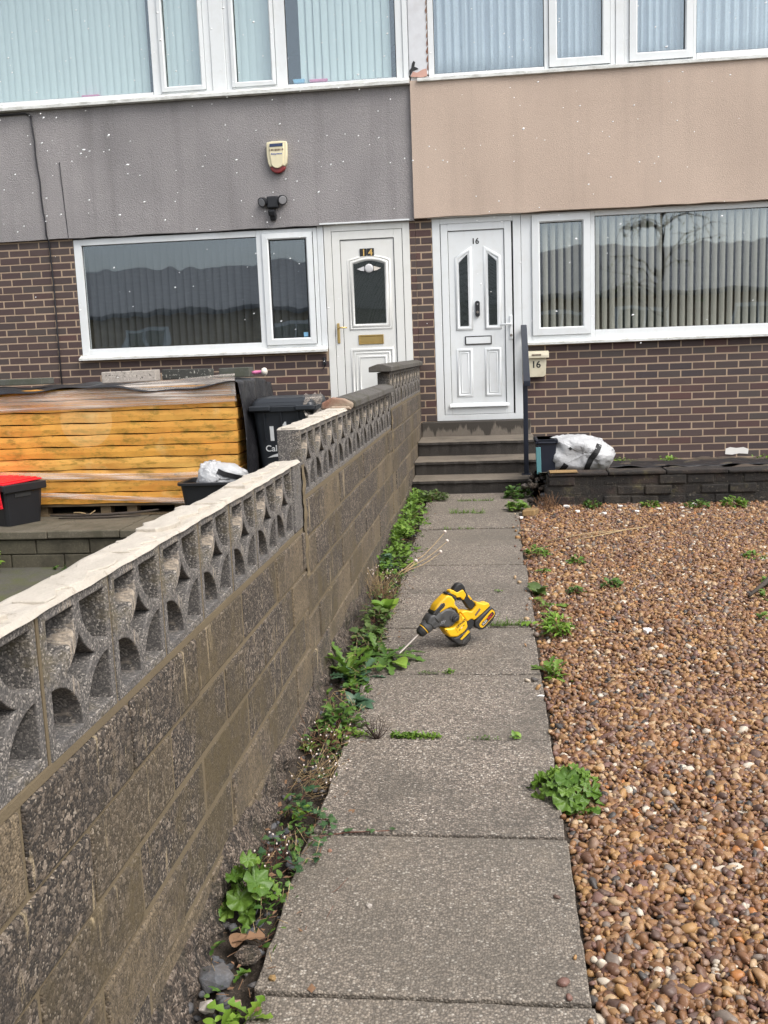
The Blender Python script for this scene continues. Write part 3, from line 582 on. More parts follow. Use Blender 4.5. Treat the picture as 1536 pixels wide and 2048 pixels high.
# number 14
d14 = MB(); d14.box(-1.592, -.866, FY + .012, FY + .055, .755, 2.712)
d14 = hb(d14, 'door', 'cream', house14, bevel=.003)
g = MB(); bars(g, -1.669, -.788, .742, 2.785, .074, FY - .002, FY + .07, wb=.01, wt=.072); hsub(g, 'door_frame', 'cream', d14, bevel=.004, seg=2)
g = MB(); g.box(-1.70, -.78, D - .045, FY - .004, 2.782, 2.797); hsub(g, 'drip_strip', 'upvc', d14)
g = MB(); bars(g, -1.590, -.868, .757, 2.710, .082, FY + .002, FY + .0125); hsub(g, 'leaf_rail', 'cream', d14, bevel=.003)
g = MB(); bars(g, -1.508, -.950, .839, 2.628, .006, FY + .0062, FY + .0118); bars(g, -1.594, -.864, .753, 2.714, .004, FY + .0065, FY + .0110); hsub(g, 'seal_line', 'gasket', d14)
gl14 = [(-1.376, 1.778), (-1.057, 1.778), (-1.057, 2.372)] + [(-1.057 - .319 * k / 10, 2.372 + .036 * math.sin(math.pi * k / 10)) for k in range(1, 10)] + [(-1.376, 2.380)]
door_glass(d14, gl14, FY + .008)
g = MB()
for off, rd in ((.022, .018), (.052, .012)):
    moulding(g, [(-1.376 - off, 1.778 - off), (-1.057 + off, 1.778 - off), (-1.057 + off, 2.372 + off * .7)] + [(-1.057 + off - (.319 + 2 * off) * k / 10, 2.372 + off * .8 + .04 * math.sin(math.pi * k / 10)) for k in range(1, 10)] + [(-1.376 - off, 2.38 + off * .7)], FY + .012, rd)
for off, rd in ((0, .014), (-.035, .008), (-.075, .010)):
    moulding(g, rect(-1.425 - off, -1.0 + off, 1.02 - off, 1.512 + off), FY + .012, rd)
hsub(g, 'moulding', 'cream', d14, smooth=True)
g = MB(); g.lathe((-1.215, FY + .004, 2.332), (0, -1, 0), [(0, .046), (.005, .043), (.008, .028)], 18); hsub(g, 'glass_motif', 'silver', d14, smooth=True)
for sgn in (-1, 1):
    g = MB(); g.prism([(-1.215 + sgn * .05, 2.355), (-1.215 + sgn * .085, 2.342), (-1.215 + sgn * .125, 2.330), (-1.215 + sgn * .085, 2.312), (-1.215 + sgn * .05, 2.305)], 'y', FY - .002, FY + .003); hsub(g, 'glass_motif', 'pale' if sgn > 0 else 'silver', d14)
for k, (x, s_) in enumerate(((-1.304, '1'), (-1.229, '4'))):
    g = MB(); g.box(x, x + .072, FY + .003, FY + .0117, 2.452, 2.532); tile = hsub(g, 'number_tile', 'ink', d14, bevel=.002)
    o = text('number_digit', s_, .092, 'gold', d14, facing(x + (.018 if k == 0 else .012), FY + .0025, 2.459), .0008, bold=.001)
g = MB(); bars(g, -1.351, -1.089, 1.565, 1.662, .016, FY + .003, FY + .0115); g.box(-1.335, -1.105, FY + .006, FY + .0113, 1.581, 1.646); hsub(g, 'letter_plate', 'brass', d14, bevel=.003)
g = MB(); g.box(-1.571, -1.543, FY - .010, FY + .0015, 1.585, 1.792); hl = hsub(g, 'handle', 'brass', d14, bevel=.005)
g = MB(); g.tube([(-1.557, FY - .01, 1.745), (-1.557, FY - .045, 1.745), (-1.54, FY - .05, 1.745), (-1.46, FY - .048, 1.742)], [.008, .008, .009, .007], 8); o = g.build('handle', 'brass', None, smooth=True); o.parent = d14
# number 16
d16 = MB(); d16.box(-.475, .238, FY + .012, FY + .055, .805, 2.732); d16 = hb(d16, 'door', 'upvc', house16, bevel=.003)
g = MB(); bars(g, -.558, .331, .745, 2.786, .078, FY - .004, FY + .07, wb=.06, wt=.055); hsub(g, 'door_frame', 'upvc', d16, bevel=.004, seg=2)
g = MB(); g.box(-.60, .34, D - .03, FY - .006, 2.788, 2.812); hsub(g, 'drip_strip', 'upvc', d16)
g = MB(); bars(g, -.473, .236, .808, 2.730, .070, FY + .000, FY + .0125); hsub(g, 'leaf_rail', 'upvc', d16, bevel=.004)
g = MB(); bars(g, -.403, .166, .878, 2.660, .005, FY + .0065, FY + .0118); bars(g, -.478, .241, .803, 2.735, .004, FY + .004, FY + .010); hsub(g, 'seal_line', 'gasket', d16)
g = MB(); g.prism([(FY - .03, .885), (FY - .026, .9), (FY + .011, .925), (FY + .011, .885)], 'x', -.42, .19); hsub(g, 'weather_bar', 'upvc', d16)
mg = MB()
for a, b, za, zb in ((-.293, -.207, 2.345, 2.427), (.000, .084, 2.427, 2.345)):
    lp = [(a, 1.712), (b, 1.712), (b, zb), (a, za)]; door_glass(d16, lp, FY + .008)
    o_ = .026; moulding(mg, [(a - o_, 1.712 - o_), (b + o_, 1.712 - o_), (b + o_, zb + o_ * 1.7), (a - o_, za + o_ * 1.7)], FY + .012, .018)
    moulding(mg, [(a - .008, 1.704), (b + .008, 1.704), (b + .008, zb + .012), (a - .008, za + .012)], FY + .012, .008)
for a, b in ((-.325, -.190), (-.036, .103)):
    moulding(mg, rect(a, b, 1.002, 1.468), FY + .012, .014); moulding(mg, rect(a + .03, b - .03, 1.032, 1.438), FY + .012, .006)
hsub(mg, 'moulding', 'upvc', d16, smooth=True)
text('number', '16', .078, 'ink', d16, facing(-.163, FY + .0112, 2.525), .001, bold=.002)
g = MB(); g.box(-.240, .014, FY + .004, FY + .0117, 1.527, 1.598); lp16 = hsub(g, 'letter_plate', 'upvc', d16, bevel=.003)
g = MB(); bars(g, -.249, .023, 1.518, 1.607, .010, FY + .003, FY + .0112); hsub(g, 'letter_plate_rim', 'ink', d16, bevel=.002)
g = MB(); g.box(.205, .238, FY - .012, FY - .001, 1.56, 1.80); hsub(g, 'handle', 'upvc', d16, bevel=.005)
g = MB(); g.tube([(.222, FY - .01, 1.712), (.222, FY - .05, 1.712), (.20, FY - .056, 1.712), (.112, FY - .052, 1.708)], [.010, .010, .011, .009], 8); o = g.build('handle', 'upvc', None, smooth=True); o.parent = d16
g = MB(); g.lathe((.222, FY - .012, 1.60), (0, -1, 0), [(0, .014), (.006, .013)], 12); hsub(g, 'lock', 'chrome', d16)
me = extrude([rrect(-.138, -.091, 1.800, 1.958, .02)], .012, .005); me.transform(Matrix.Translation((0, FY - .002, 0)) @ Matrix.Rotation(R(90), 4, 'X'))
bell = link('doorbell', me, 'blk', None, smooth=False); bell.parent = d16
g = MB(); g.lathe((-.114, FY - .015, 1.845), (0, -1, 0), [(0, .014), (.004, .013)], 14); hsub(g, 'doorbell_button', 'chrome', d16)
g = MB(); g.lathe((-.114, FY - .015, 1.925), (0, -1, 0), [(0, .009), (.003, .008)], 12); hsub(g, 'doorbell_lens', 'lens', d16)
# sticker on the small window of 14
g = MB(); g.box(-1.93, -1.885, FY + .026, FY + .0285, 1.67, 1.715); o = g.build('window_sticker', 'acc', None); par(o, house14)

# ---- blinds and curtains
def vblind(x0, x1, z0, z1, y, pitch, wid, ang, mat, label, jit=6, gap=0):
    g = MB(); x = x0
    while x < x1:
        a = R(ang + rng.uniform(-jit, jit)); c, s_ = math.cos(a) * wid / 2, math.sin(a) * wid / 2
        n = 4; vs = []
        for k in range(n + 1):
            t = k / n * 2 - 1; b = .006 * (1 - t * t)
            vs.append((x + c * t + s_ / wid * b * 2, y + s_ * t - c / wid * b * 2))
        vs2 = [(p[0], p[1] + .0015) for p in vs[::-1]]
        g.prism(vs + vs2, 'z', z0 + rng.uniform(0, .004), z1, rng.random())
        x += pitch
    g.box(x0 - .05, x1 + .05, y - .02, y + .02, z1, z1 + .03)
    return tag(g.build('vertical_blind', mat), label, 'blind')
vblind(-6.8, -3.40, 4.19, 5.34, D + .10, .076, .080, 8, 'blindw', 'closed white vertical blind in the wide upper window of the grey house')
vblind(-3.30, -2.76, 4.19, 5.34, D + .10, .076, .080, 8, 'blindw', 'closed white vertical blind in the narrow upper casement beside the widest window')
vblind(-2.56, -2.02, 4.19, 5.34, D + .10, .076, .080, 6, 'blindw', 'closed white vertical blind in the narrow upper casement right of the wide white mullion panel')
vblind(-1.80, -.96, 4.19, 5.34, D + .10, .076, .082, 14, 'blindw', 'white vertical blind in the upper window of the grey house beside the flaking pier')
vblind(-4.22, -2.40, 1.60, 2.74, D + .17, .080, .084, 30, 'blindd', 'dark vertical blind in the large ground floor window of the grey house')
vblind(-2.30, -1.84, 1.60, 2.74, D + .17, .080, .084, 30, 'blindd', 'dark vertical blind in the narrow ground floor casement of the grey house')
vblind(.50, .99, 1.60, 2.78, D + .10, .077, .055, -24, 'blindb', 'half open beige vertical blind in the small casement beside door 16')
vblind(1.09, 4.25, 1.60, 2.78, D + .10, .077, .055, -24, 'blindb', 'half open beige vertical blind in the wide ground floor window of the beige house')
def net(x0, x1, y, label, f):
    g = MB()
    def fn(u, v): x = x0 + u * (x1 - x0); return (x, y + .014 * math.sin(x * f) + .008 * math.sin(x * f * .37 + 1 + v) + .006 * math.sin(x * f * 2.1), 4.16 + v * 1.2)
    g.grid(fn, int((x1 - x0) * 160), 6)
    n = len(g.v); o = g.build('net_curtain', 'net', smooth=True, fixn=False); m = o.modifiers.new('thick', 'SOLIDIFY'); m.thickness = .002
    return tag(o, label, 'curtain')
net(-.50, .62, D + .09, 'lilac net curtain in the widest upper pane beside the flaking pier', 74)
net(.66, 1.20, D + .09, 'lilac patterned net curtain in the casement left of the upper white mullion, beige house', 90)
net(1.42, 1.96, D + .09, 'lilac patterned net curtain in the casement right of the upper white mullion, beige house', 90)
net(2.0, 4.72, D + .09, 'lilac net curtain in the upper window at the far right of the beige house', 70)
# small things standing on the upper inner sills
for x, m_, lb in ((-1.86, 'acc', 'pale blue box on the upper sill of the grey house'), (-1.66, 'pink', 'pink tray on the upper sill beside the pale blue box'), (-4.05, 'pink', 'pink tray on the sill of the wide upper window at far left')):
    g = MB(); w_ = .10 if m_ == 'acc' else .17
    g.prism([(x - w_ / 2, 4.185), (x + w_ / 2, 4.185), (x + w_ / 2 + .01, 4.225 if m_ == 'acc' else 4.212), (x - w_ / 2 - .01, 4.225 if m_ == 'acc' else 4.212)], 'y', D + .05, D + .12)
    o = g.build('small_box' if m_ == 'acc' else 'small_tray', m_, bevel=.006, seg=2); tag(o, lb, 'box' if m_ == 'acc' else 'tray')

# ---- things fixed to the facade
al = thing('alarm_box', 'cream shield-shaped burglar alarm box with dull red base on the grey render', 'alarm box', (-2.093, 10.165, 3.46))
prof = [(-.105, .130), (-.098, .147), (-.05, .153), (.05, .153), (.098, .147), (.105, .130), (.104, .02), (.094, -.06), (.080, -.095), (.02, -.078), (-.02, -.078), (-.080, -.095), (-.096, -.06), (-.106, .02)]
me = extrude([prof], .028, .010, 3); me.transform(Matrix.Translation((0, -.026, 0)) @ Matrix.Rotation(R(90), 4, 'X')); link('case', me, 'almcream', al)
face = arc(0, -.055, .062, .055, 180, 360, 10) + [(.074, .06), (.072, .125), (-.072, .125), (-.074, .06)]
me = extrude([face], .008, .005); me.transform(Matrix.Translation((0, -.058, 0)) @ Matrix.Rotation(R(90), 4, 'X')); link('cover', me, 'almcream', al)
me = extrude([[(-.080, -.097), (-.02, -.081), (.02, -.081), (.080, -.097), (.066, -.128), (.035, -.150), (0, -.157), (-.035, -.150), (-.066, -.128)]], .024, .009, 3); me.transform(Matrix.Translation((0, -.024, 0)) @ Matrix.Rotation(R(90), 4, 'X')); link('lens', me, 'almred', al)
g = MB(); g.prism([(-.07, .096), (.066, .098), (.068, .128), (-.066, .126)], 'y', -.0695, -.0645); g.build('solar_strip', 'navyprint', al)
g = MB()
for k in range(10): g.box(-.07 + k * .0145, -.062 + k * .0145 + rng.uniform(-.002, .003), -.0685, -.0655, .060 - rng.uniform(0, .006), .076)
g.build('faded_lettering', 'brownprint', al)
g = MB()
for k in range(9): g.box(-.055 + k * .0125, -.047 + k * .0125 + rng.uniform(-.001, .002), -.0685, -.0655, .022 - (.006 if k == 3 else 0), .032 + (.004 if k == 0 else 0))
g.build('blue_lettering', 'blueprint', al)
fl = thing('security_light', 'black twin-head security light with camera under the alarm box', 'security light', (-2.165, 10.165, 3.02))
g = MB(); g.box(-.062, .062, -.055, .0, -.055, .065); g.build('base', 'blk', fl, bevel=.016, seg=3)
for sg, dz in ((-1, -.012), (1, .0)):
    g = MB(); dvec = (sg * .45, -.8, -.35 + dz); g.lathe((sg * .098, -.045, .025 + dz), dvec, [(-.03, .022), (-.02, .042), (.02, .050), (.024, .050), (.024, .042)], 20); g.tube([(sg * .05, -.03, .02), (sg * .09, -.045, .022)], .016, 8)
    g.build('lamp_head', 'blk', fl, smooth=False)
    g = MB(); p = Vector((sg * .098, -.045, .025 + dz)) + Vector(dvec).normalized() * .0245; g.lathe(p, dvec, [(0, .041), (.003, .036)], 20); g.build('lamp_lens', 'lens', fl)
g = MB(); T_ = Matrix.Rotation(R(18), 4, 'X'); g.box(-.043, .022, -.115, -.035, -.105, -.050, tf=T_); g.box(-.036, .026, -.09, -.03, -.155, -.100, tf=T_); g.build('camera', 'blk', fl, bevel=.009, seg=2)
mb_ = thing('mailbox', 'small cream metal mailbox numbered 16 behind the handrail', 'mailbox', (.485, D, 1.17))
g = MB(); g.prism([(-.112, .02), (-.09, .0), (.05, .0), (.076, .02), (.084, .19), (-.115, .19)], 'y', -.095, -.003); g.build('body', 'boxcream', mb_, bevel=.004)
g = MB(); g.prism([(-.125, .19), (-.125, .215), (-.115, .25), (-.006, .265), (-.004, .19)], 'x', -.125, .108); g.build('lid', 'boxcream', mb_, bevel=.003)
text('number', '16', .095, 'ink', mb_, facing(-.068, -.0965, .095), .001, bold=.002)
g = MB()
for k in range(7): g.box(-.062 + k * .0135, -.0515 + k * .0135, -.129, -.124, .217 - rng.uniform(0, .003), .230)
g.build('lid_lettering', 'brownprint', mb_)
g = MB(); pts = [(-7.5, 10.150, 4.035), (-5.2, 10.152, 4.045), (-4.72, 10.150, 4.045), (-4.665, 10.149, 4.02), (-4.655, 10.149, 3.9)] + [(-4.655 + .05 * (k / 8) + .006 * math.sin(k * 2), 10.149, 3.9 - k * .135) for k in range(1, 9)] + [(-4.60, 10.185, 2.75), (-4.592, 10.19, 2.3), (-4.598, 10.19, 1.8), (-4.603, 10.19, .6)]
g.tube(pts, .0085, 6); tag(g.build('cable', 'cable', smooth=True), 'black cable clipped down the grey render and brickwork at the far left', 'cable')
g = MB(); g.tube([(-4.40, 10.156, 3.55), (-4.392, 10.157, 3.3), (-4.372, 10.158, 2.785)], .0035, 5); tag(g.build('thin_wire', 'cable'), 'thin grey wire down the render beside the black cable', 'wire')
g = MB(); g.box(-1.735, -1.70, D - .012, D - .001, 1.37, 1.45); g.tube([(-1.72, D - .01, 1.44), (-1.70, D - .02, 1.38), (-1.735, D - .012, 1.33)], .006, 6); tag(g.build('wall_clip', 'cable'), 'small black cable clip on the bricks under the window beside door 14', 'clip')

# ------------------------------------------------------------------ garden wall
gw = thing('garden_wall', 'dark stepped garden wall of concrete blocks topped with patterned screen blocks', 'wall', (-.77, 5, 0))
def gp(o): return par(o, gw)
XL, XR = -.82, -.72
segs = [(-.6, 3.645, .800, 1.068), (3.645, 7.08, .915, 1.185), (7.08, 10.17, 1.052, 1.328)]
g = MB(); mo = MB()
for si, (ya, yb, zd, zt) in enumerate(segs):
    mo.box(XL + .006, XR - .0045, ya + .004, yb - .004, -.35, zd - .004)
    mo.box(XL + .004, XR - .002, ya + .006, yb - .006, zd - .006, zd + .010)
    z = zd - .008; k = 0
    while z > -.2:
        y = ya - (.22 if k % 2 else 0) + (.12 if si == 0 else 0)
        while y < yb:
            a, b = max(y + .005, ya + .004), min(y + .445, yb - .004)
            if b - a > .03:
                dx = rng.uniform(-.004, .004); g.box(XL + .003 + dx, XR + dx, a, b, z - .145, z, rng.uniform(.45, .66) if rng.random() < (.65 if k >= 3 else .12) else (rng.uniform(.76, 1) if rng.random() < .30 else rng.uniform(0, .38)))
            y += .45
        z -= .155; k += 1
gp(g.build('blockwork', 'block', bevel=.007, seg=2)); gp(mo.build('mortar', 'wmortar'))
# vertical ragged mortar seams where the wall steps
for yy, zb_, zt_ in ((3.64, .62, 1.05), (7.08, .74, 1.06)):
    m_ = MB(); n = 26
    def fn(u, v, yy=yy, zb_=zb_, zt_=zt_): 
        z = zb_ + v * (zt_ - zb_); w = .022 + .016 * math.sin(z * 37) * math.sin(z * 91)
        return (XR + .004 + .010 * math.sin(u * math.pi) * (.5 + .5 * math.sin(z * 53)), yy + (u - .5) * 2 * w, z)
    m_.grid(fn, 6, n); gp(m_.build('mortar_seam', 'wmortar', smooth=True))
# one screen block outline: frame, four corner openings, a four-pointed star in the middle
def screen_mesh(w, h):
    t = .021; W, H = w / 2 - t, h / 2 - t; loops = [[(-w / 2, -h / 2), (w / 2, -h / 2), (w / 2, h / 2), (-w / 2, h / 2)]]
    for sx in (-1, 1):
        for sy in (-1, 1):
            a = arc(sx * W, sy * H, W - .010, H - .010, 180 if sx > 0 else 0, 270 if sy > 0 and sx > 0 else (180 if sx > 0 else 0), 1)
            a0 = {(1, 1): (180, 270), (-1, 1): (270, 360), (-1, -1): (0, 90), (1, -1): (90, 180)}[(sx, sy)]
            loops.append([(sx * W, sy * H)] + arc(sx * W, sy * H, W - .013, H - .012, *a0, 16))
    ra, rb = W + .014, H + .014; star = []
    for sx, sy in ((1, 1), (-1, 1), (-1, -1), (1, -1)):
        p0 = math.degrees(math.acos(-W / ra)) if True else 0
        q0 = math.degrees(math.asin(math.sqrt(1 - (W / ra) ** 2))); q1 = 90 - math.degrees(math.asin(math.sqrt(1 - (H / rb) ** 2)))
        seg_ = []
        for k in range(15):
            t_ = R(q0 + (q1 - q0) * k / 14); seg_.append((sx * (W - ra * math.cos(t_)), sy * (H - rb * math.sin(t_))))
        star += seg_ if sx * sy < 0 else seg_[::-1]
    # order the star's four arcs round the centre
    star = sorted(set((round(p[0], 5), round(p[1], 5)) for p in star), key=lambda p: math.atan2(p[1], p[0]))
    loops.append(star)
    me = extrude(loops, .045, .003, 1)
    me.polygons.foreach_set('use_smooth', [False] * len(me.polygons))
    me.transform(Matrix(((0, 0, 1, 0), (1, 0, 0, 0), (0, 1, 0, 0), (0, 0, 0, 1))))
    return me
for si, (ya, yb, zd, zt) in enumerate(segs):
    h = zt - zd - .012; pier_w = 0
    y1 = yb - .01
    if si == 0: y1 = 3.475
    n = round((y1 - ya) / .30); pitch = (y1 - ya) / n
    sm = screen_mesh(pitch - .008, h)
    for k in range(n):
        yc = ya + (k + .5) * pitch
        if yc < .55: continue
        o = link('screen_block', sm, 'screen'); par(o, gw); o.matrix_parent_inverse = Matrix.Translation(gw.location).inverted()
        o.location = (XL + .05 + rng.uniform(-.003, .003), yc, zd + .008 + h / 2); o.rotation_euler = (rng.uniform(-.006, .006), 0, rng.uniform(-.006, .006))
    for k in range(1, n):
        m_ = MB()
        if ya + k * pitch > .5: m_.box(XL + .014, XR - .006, ya + k * pitch - .005, ya + k * pitch + .005, zd + .01, zt - .008); gp(m_.build('mortar_joint', 'wmortar'))
m_ = MB(); m_.box(XL, XR - .002, 3.482, 3.643, .81, 1.062); gp(m_.build('end_pier', 'screen', bevel=.006, seg=2))
# light mortar bed left where the coping has gone, in ragged flakes
def bed(ya, yb, z, thick, seed, name='mortar_bed'):
    r_ = random.Random(seed); m_ = MB(); n = int((yb - ya) / .02)
    ph = [r_.uniform(0, 6) for _ in range(8)]
    def fn(u, v):
        y = ya + u * (yb - ya); e = .0018 * math.sin(y * 23 + ph[0]) + .001 * math.sin(y * 57 + ph[1])
        x = XL + .004 + v * (XR - XL - .002) + (e if v > .99 else (-e if v < .01 else 0))
        zz = z + thick * (.30 + .10 * math.sin(y * 6.1 + ph[2] + v * 2.5) + .07 * math.sin(y * 19 + v * 5 + ph[3]) + .05 * math.sin(y * 41 - v * 13 + ph[4]))
        if v < .01 or v > .99 or u < .001 or u > .999: zz = z - .003
        return (x, y, max(zz, z - .003))
    m_.grid(fn, n * 2, 16); gp(m_.build(name, 'lmortar', smooth=True))
    m_ = MB(); y = ya
    while y < yb - .2:
        L = r_.uniform(.16, .55); w0 = r_.uniform(0, .03); w1 = r_.uniform(.055, .092); N = 9; zt_ = z + thick * r_.uniform(.5, .95)
        lo = [(XL + w0 + .010 * math.sin(i * 2.1 + y * 9) * r_.random() + r_.uniform(-.003, .004), y + L * i / N) for i in range(N + 1)]
        hi = [(min(XL + w1 + .012 * math.sin(i * 1.7 + y * 5) + r_.uniform(-.006, .006), XR - .003), y + L * i / N + r_.uniform(-.006, .006)) for i in range(N + 1)]
        q = hi + lo[::-1]; m_.prism(q, 'z', z - .002, zt_); y += L + r_.uniform(.0, .10)
    gp(m_.build('mortar_flake', 'lmortar', bevel=.002))
bed(-.4, 3.60, 1.066, .017, 3); bed(3.66, 4.95, 1.184, .013, 5)
# coping stones that are still in place, weathered to a ridge
def coping(ya, yb, z, broken=False):
    c_ = (XL + XR) / 2; pr = [(c_ - .082, z), (c_ + .082, z), (c_ + .082, z + .036), (c_ + .02, z + .056), (c_ - .02, z + .056), (c_ - .082, z + .036)]
    m_ = MB(); m_.prism(pr, 'y', ya, yb); return gp(m_.build('coping_stone', 'coping', bevel=.006, seg=2))
coping(4.97, 6.02, 1.188); coping(6.03, 7.06, 1.188); coping(6.90, 8.0, 1.331); coping(8.01, 9.1, 1.331); coping(9.11, 10.16, 1.331)
m_ = MB(); c_ = (XL + XR) / 2
m_.prism([(c_ - .088, 1.186), (c_ + .070, 1.186), (c_ + .076, 1.214), (c_ + .03, 1.238), (c_ - .03, 1.246), (c_ - .085, 1.220)], 'y', 4.915, 4.968); m_.prism([(c_ - .05, 1.185), (c_ + .072, 1.185), (c_ + .06, 1.20), (c_ - .03, 1.204)], 'y', 4.88, 4.916); gp(m_.build('broken_coping_end', 'brickred', bevel=.008, seg=2))
m_ = MB(); m_.lathe((XR - .002, 7.95, .852), (1, 0, 0), [(0, .036), (.004, .034), (.005, .015)], 18); gp(m_.build('pale_disc', 'concm'))
# rough footing standing out at the bottom
def foot_fn(u, v):
    y = -.3 + u * 8.6; base = pz(y) - .05; top = pz(y) + .10 + .035 * math.sin(y * 3.1) + .018 * math.sin(y * 11)
    z = base + v * (top - base); out = (1 - v ** 2.5) * (.026 + .012 * math.sin(y * 7 + z * 30) + .008 * math.sin(y * 31 + z * 60) + .006 * math.sin(y * 83 + z * 130) * math.sin(z * 97)) * (1.0 if y < 4.6 else .35)
    return (XR - .004 + max(out, 0) + (.004 if v < .9 else -.006), y, z)
m_ = MB(); m_.grid(foot_fn, 900, 22); gp(m_.build('footing', 'foot', smooth=True))

# ------------------------------------------------------------------ steps up to door 16
st = thing('entrance_steps', 'dark wet concrete steps rising to the white door numbered 16', 'steps', (-.15, 9.4, .2))
XS0 = -.715
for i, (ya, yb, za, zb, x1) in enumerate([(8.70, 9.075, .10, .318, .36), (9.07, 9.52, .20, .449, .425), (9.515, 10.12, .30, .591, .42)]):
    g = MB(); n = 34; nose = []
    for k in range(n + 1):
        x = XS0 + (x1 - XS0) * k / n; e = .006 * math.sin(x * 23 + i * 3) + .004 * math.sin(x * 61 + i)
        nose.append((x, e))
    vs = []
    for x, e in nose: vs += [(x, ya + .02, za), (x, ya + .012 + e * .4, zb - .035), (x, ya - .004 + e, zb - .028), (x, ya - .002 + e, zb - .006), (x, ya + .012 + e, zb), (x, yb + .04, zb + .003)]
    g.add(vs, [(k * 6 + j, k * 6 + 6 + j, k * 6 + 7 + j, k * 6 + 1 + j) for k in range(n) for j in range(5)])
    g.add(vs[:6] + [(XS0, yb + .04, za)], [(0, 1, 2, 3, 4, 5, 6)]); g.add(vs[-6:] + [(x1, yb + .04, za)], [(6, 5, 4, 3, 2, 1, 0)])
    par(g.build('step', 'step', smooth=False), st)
g = MB(); g.box(XS0, .405, 10.085, D + .06, .585, .742); par(g.build('threshold', 'stepblk', bevel=.008, seg=2), st)

hr = thing('handrail', 'navy steel handrail post and sloping flat rail beside the steps', 'handrail', (.315, 8.98, .318))
def hp(o): return par(o, hr)
g = MB(); g.box(.292, .335, 8.95, 8.99, .318, 1.135); hp(g.build('post', 'navy', bevel=.004, seg=2))
g = MB(); g.box(.272, .355, 8.92, 9.02, .314, .328); hp(g.build('base_plate', 'navy', bevel=.002))
g = MB(); a, b = Vector((.325, 8.86, 1.125)), Vector((.348, 10.16, 1.650)); d_ = (b - a); 
vs = [p + Vector((dx, 0, dz)) for p in (a, b) for dx, dz in ((-.030, 0), (.030, 0), (.030, .05), (-.030, .05))]
g.add(vs, [(0, 1, 2, 3), (7, 6, 5, 4), (0, 4, 5, 1), (1, 5, 6, 2), (2, 6, 7, 3), (3, 7, 4, 0)]); hp(g.build('rail', 'navy', bevel=.005, seg=2))
g = MB(); g.box(.325, .365, 10.155, 10.197, 1.61, 1.66); hp(g.build('wall_bracket', 'navy', bevel=.004))

# ------------------------------------------------------------------ low wall and bed under the window of 16
lw = thing('low_wall', 'low black-stained brick retaining wall along the pebble yard', 'wall', (2.0, 8.15, .18))
g = MB()
for c in range(3):
    y0 = 8.06; z0 = .165 + c * .083
    x = .44 + (.11 if c % 2 else 0) - .2
    while x < 6.2:
        a = max(x, .43 + rng.uniform(-.01, .03)); 
        if x + .2 > a + .05: g.box(a, x + .212, y0 + rng.uniform(-.012, .012), y0 + .20, z0, z0 + .074 + rng.uniform(-.004, .003), rng.random())
        x += .222
par(g.build('brick_course', 'lowwall', bevel=.010, seg=2), lw)
g = MB(); g.box(.45, 6.2, 8.068, 8.24, .10, .405); par(g.build('mortar', 'lowwall'), lw)
g = MB(); x = .46
while x < 6.2:
    L = rng.uniform(.42, .5); g.box(x, x + L - .006, 8.045 + rng.uniform(-.006, .006), 8.27, .410 + rng.uniform(-.004, .002), .438 + rng.uniform(-.006, .006), rng.random()); x += L
par(g.build('capping', 'lowwall', bevel=.009, seg=2), lw)
g = MB(); g.box(.47, .70, 8.041, 8.2, .4405, .4475); par(g.build('ochre_edge', 'sand', bevel=.004), lw)
def bed_fn(u, v):
    x, y = .40 + u * 5.8, 8.24 + v * 1.98
    return (x, y, .405 - .115 * v + .012 * math.sin(x * 9 + y * 5) + .01 * math.sin(x * 23 - y * 17))
g = MB(); g.grid(bed_fn, 90, 30); struct(g.build('raised_bed_soil', 'bedsoil', smooth=True))
g = MB()
def tarp2(u, v):
    x, y = .95 + u * 3.2, 8.75 + v * .85 + .05 * math.sin(u * 21)
    return (x, y, .405 - .115 * (y - 8.24) / 1.98 + .018 + .012 * math.sin(x * 17 + v * 3) * math.sin(y * 13 + x * 5))
g.grid(tarp2, 60, 16); o = g.build('plastic_sheet', 'tarp', smooth=True); o.modifiers.new('thick', 'SOLIDIFY').thickness = .003; tag(o, 'black plastic sheet lying on the bed below the brick wall of the beige house', 'plastic sheet')
rub_ = thing('rubble_heap', 'heap of broken stone and soil at the end of the low wall beside the steps', 'rubble', (.34, 8.3, .2))
def lump(c, s, seed, mat='rubble', nm='stone', parent=None, flat=.7):
    r_ = random.Random(seed); bm = bmesh.new(); bmesh.ops.create_icosphere(bm, subdivisions=1, radius=1)
    for v in bm.verts: v.co = Vector((v.co.x * s * r_.uniform(.7, 1.1), v.co.y * s * r_.uniform(.6, 1.0), v.co.z * s * flat * r_.uniform(.6, 1.0)))
    me = bpy.data.meshes.new(nm); bm.to_mesh(me); bm.free(); me.transform(Matrix.Translation(c) @ Matrix.Rotation(r_.uniform(0, 6), 4, 'Z'))
    return link(nm, me, mat, parent, bevel=s * .05, seg=1)
for k in range(30):
    x = .24 + rng.uniform(0, .26); y = 8.12 + rng.uniform(0, .55); h = .19 + .20 * max(0, min(1, (y - 8.1) / .35)) * (.4 + .6 * min(1, max(0, (x - .2) / .12)))
    par(lump((x, y, h * rng.uniform(.75, 1)), rng.uniform(.018, .055), 100 + k, rng.choice(['lowwall', 'rubble', 'bedsoil', 'foot']), 'stone'), rub_)

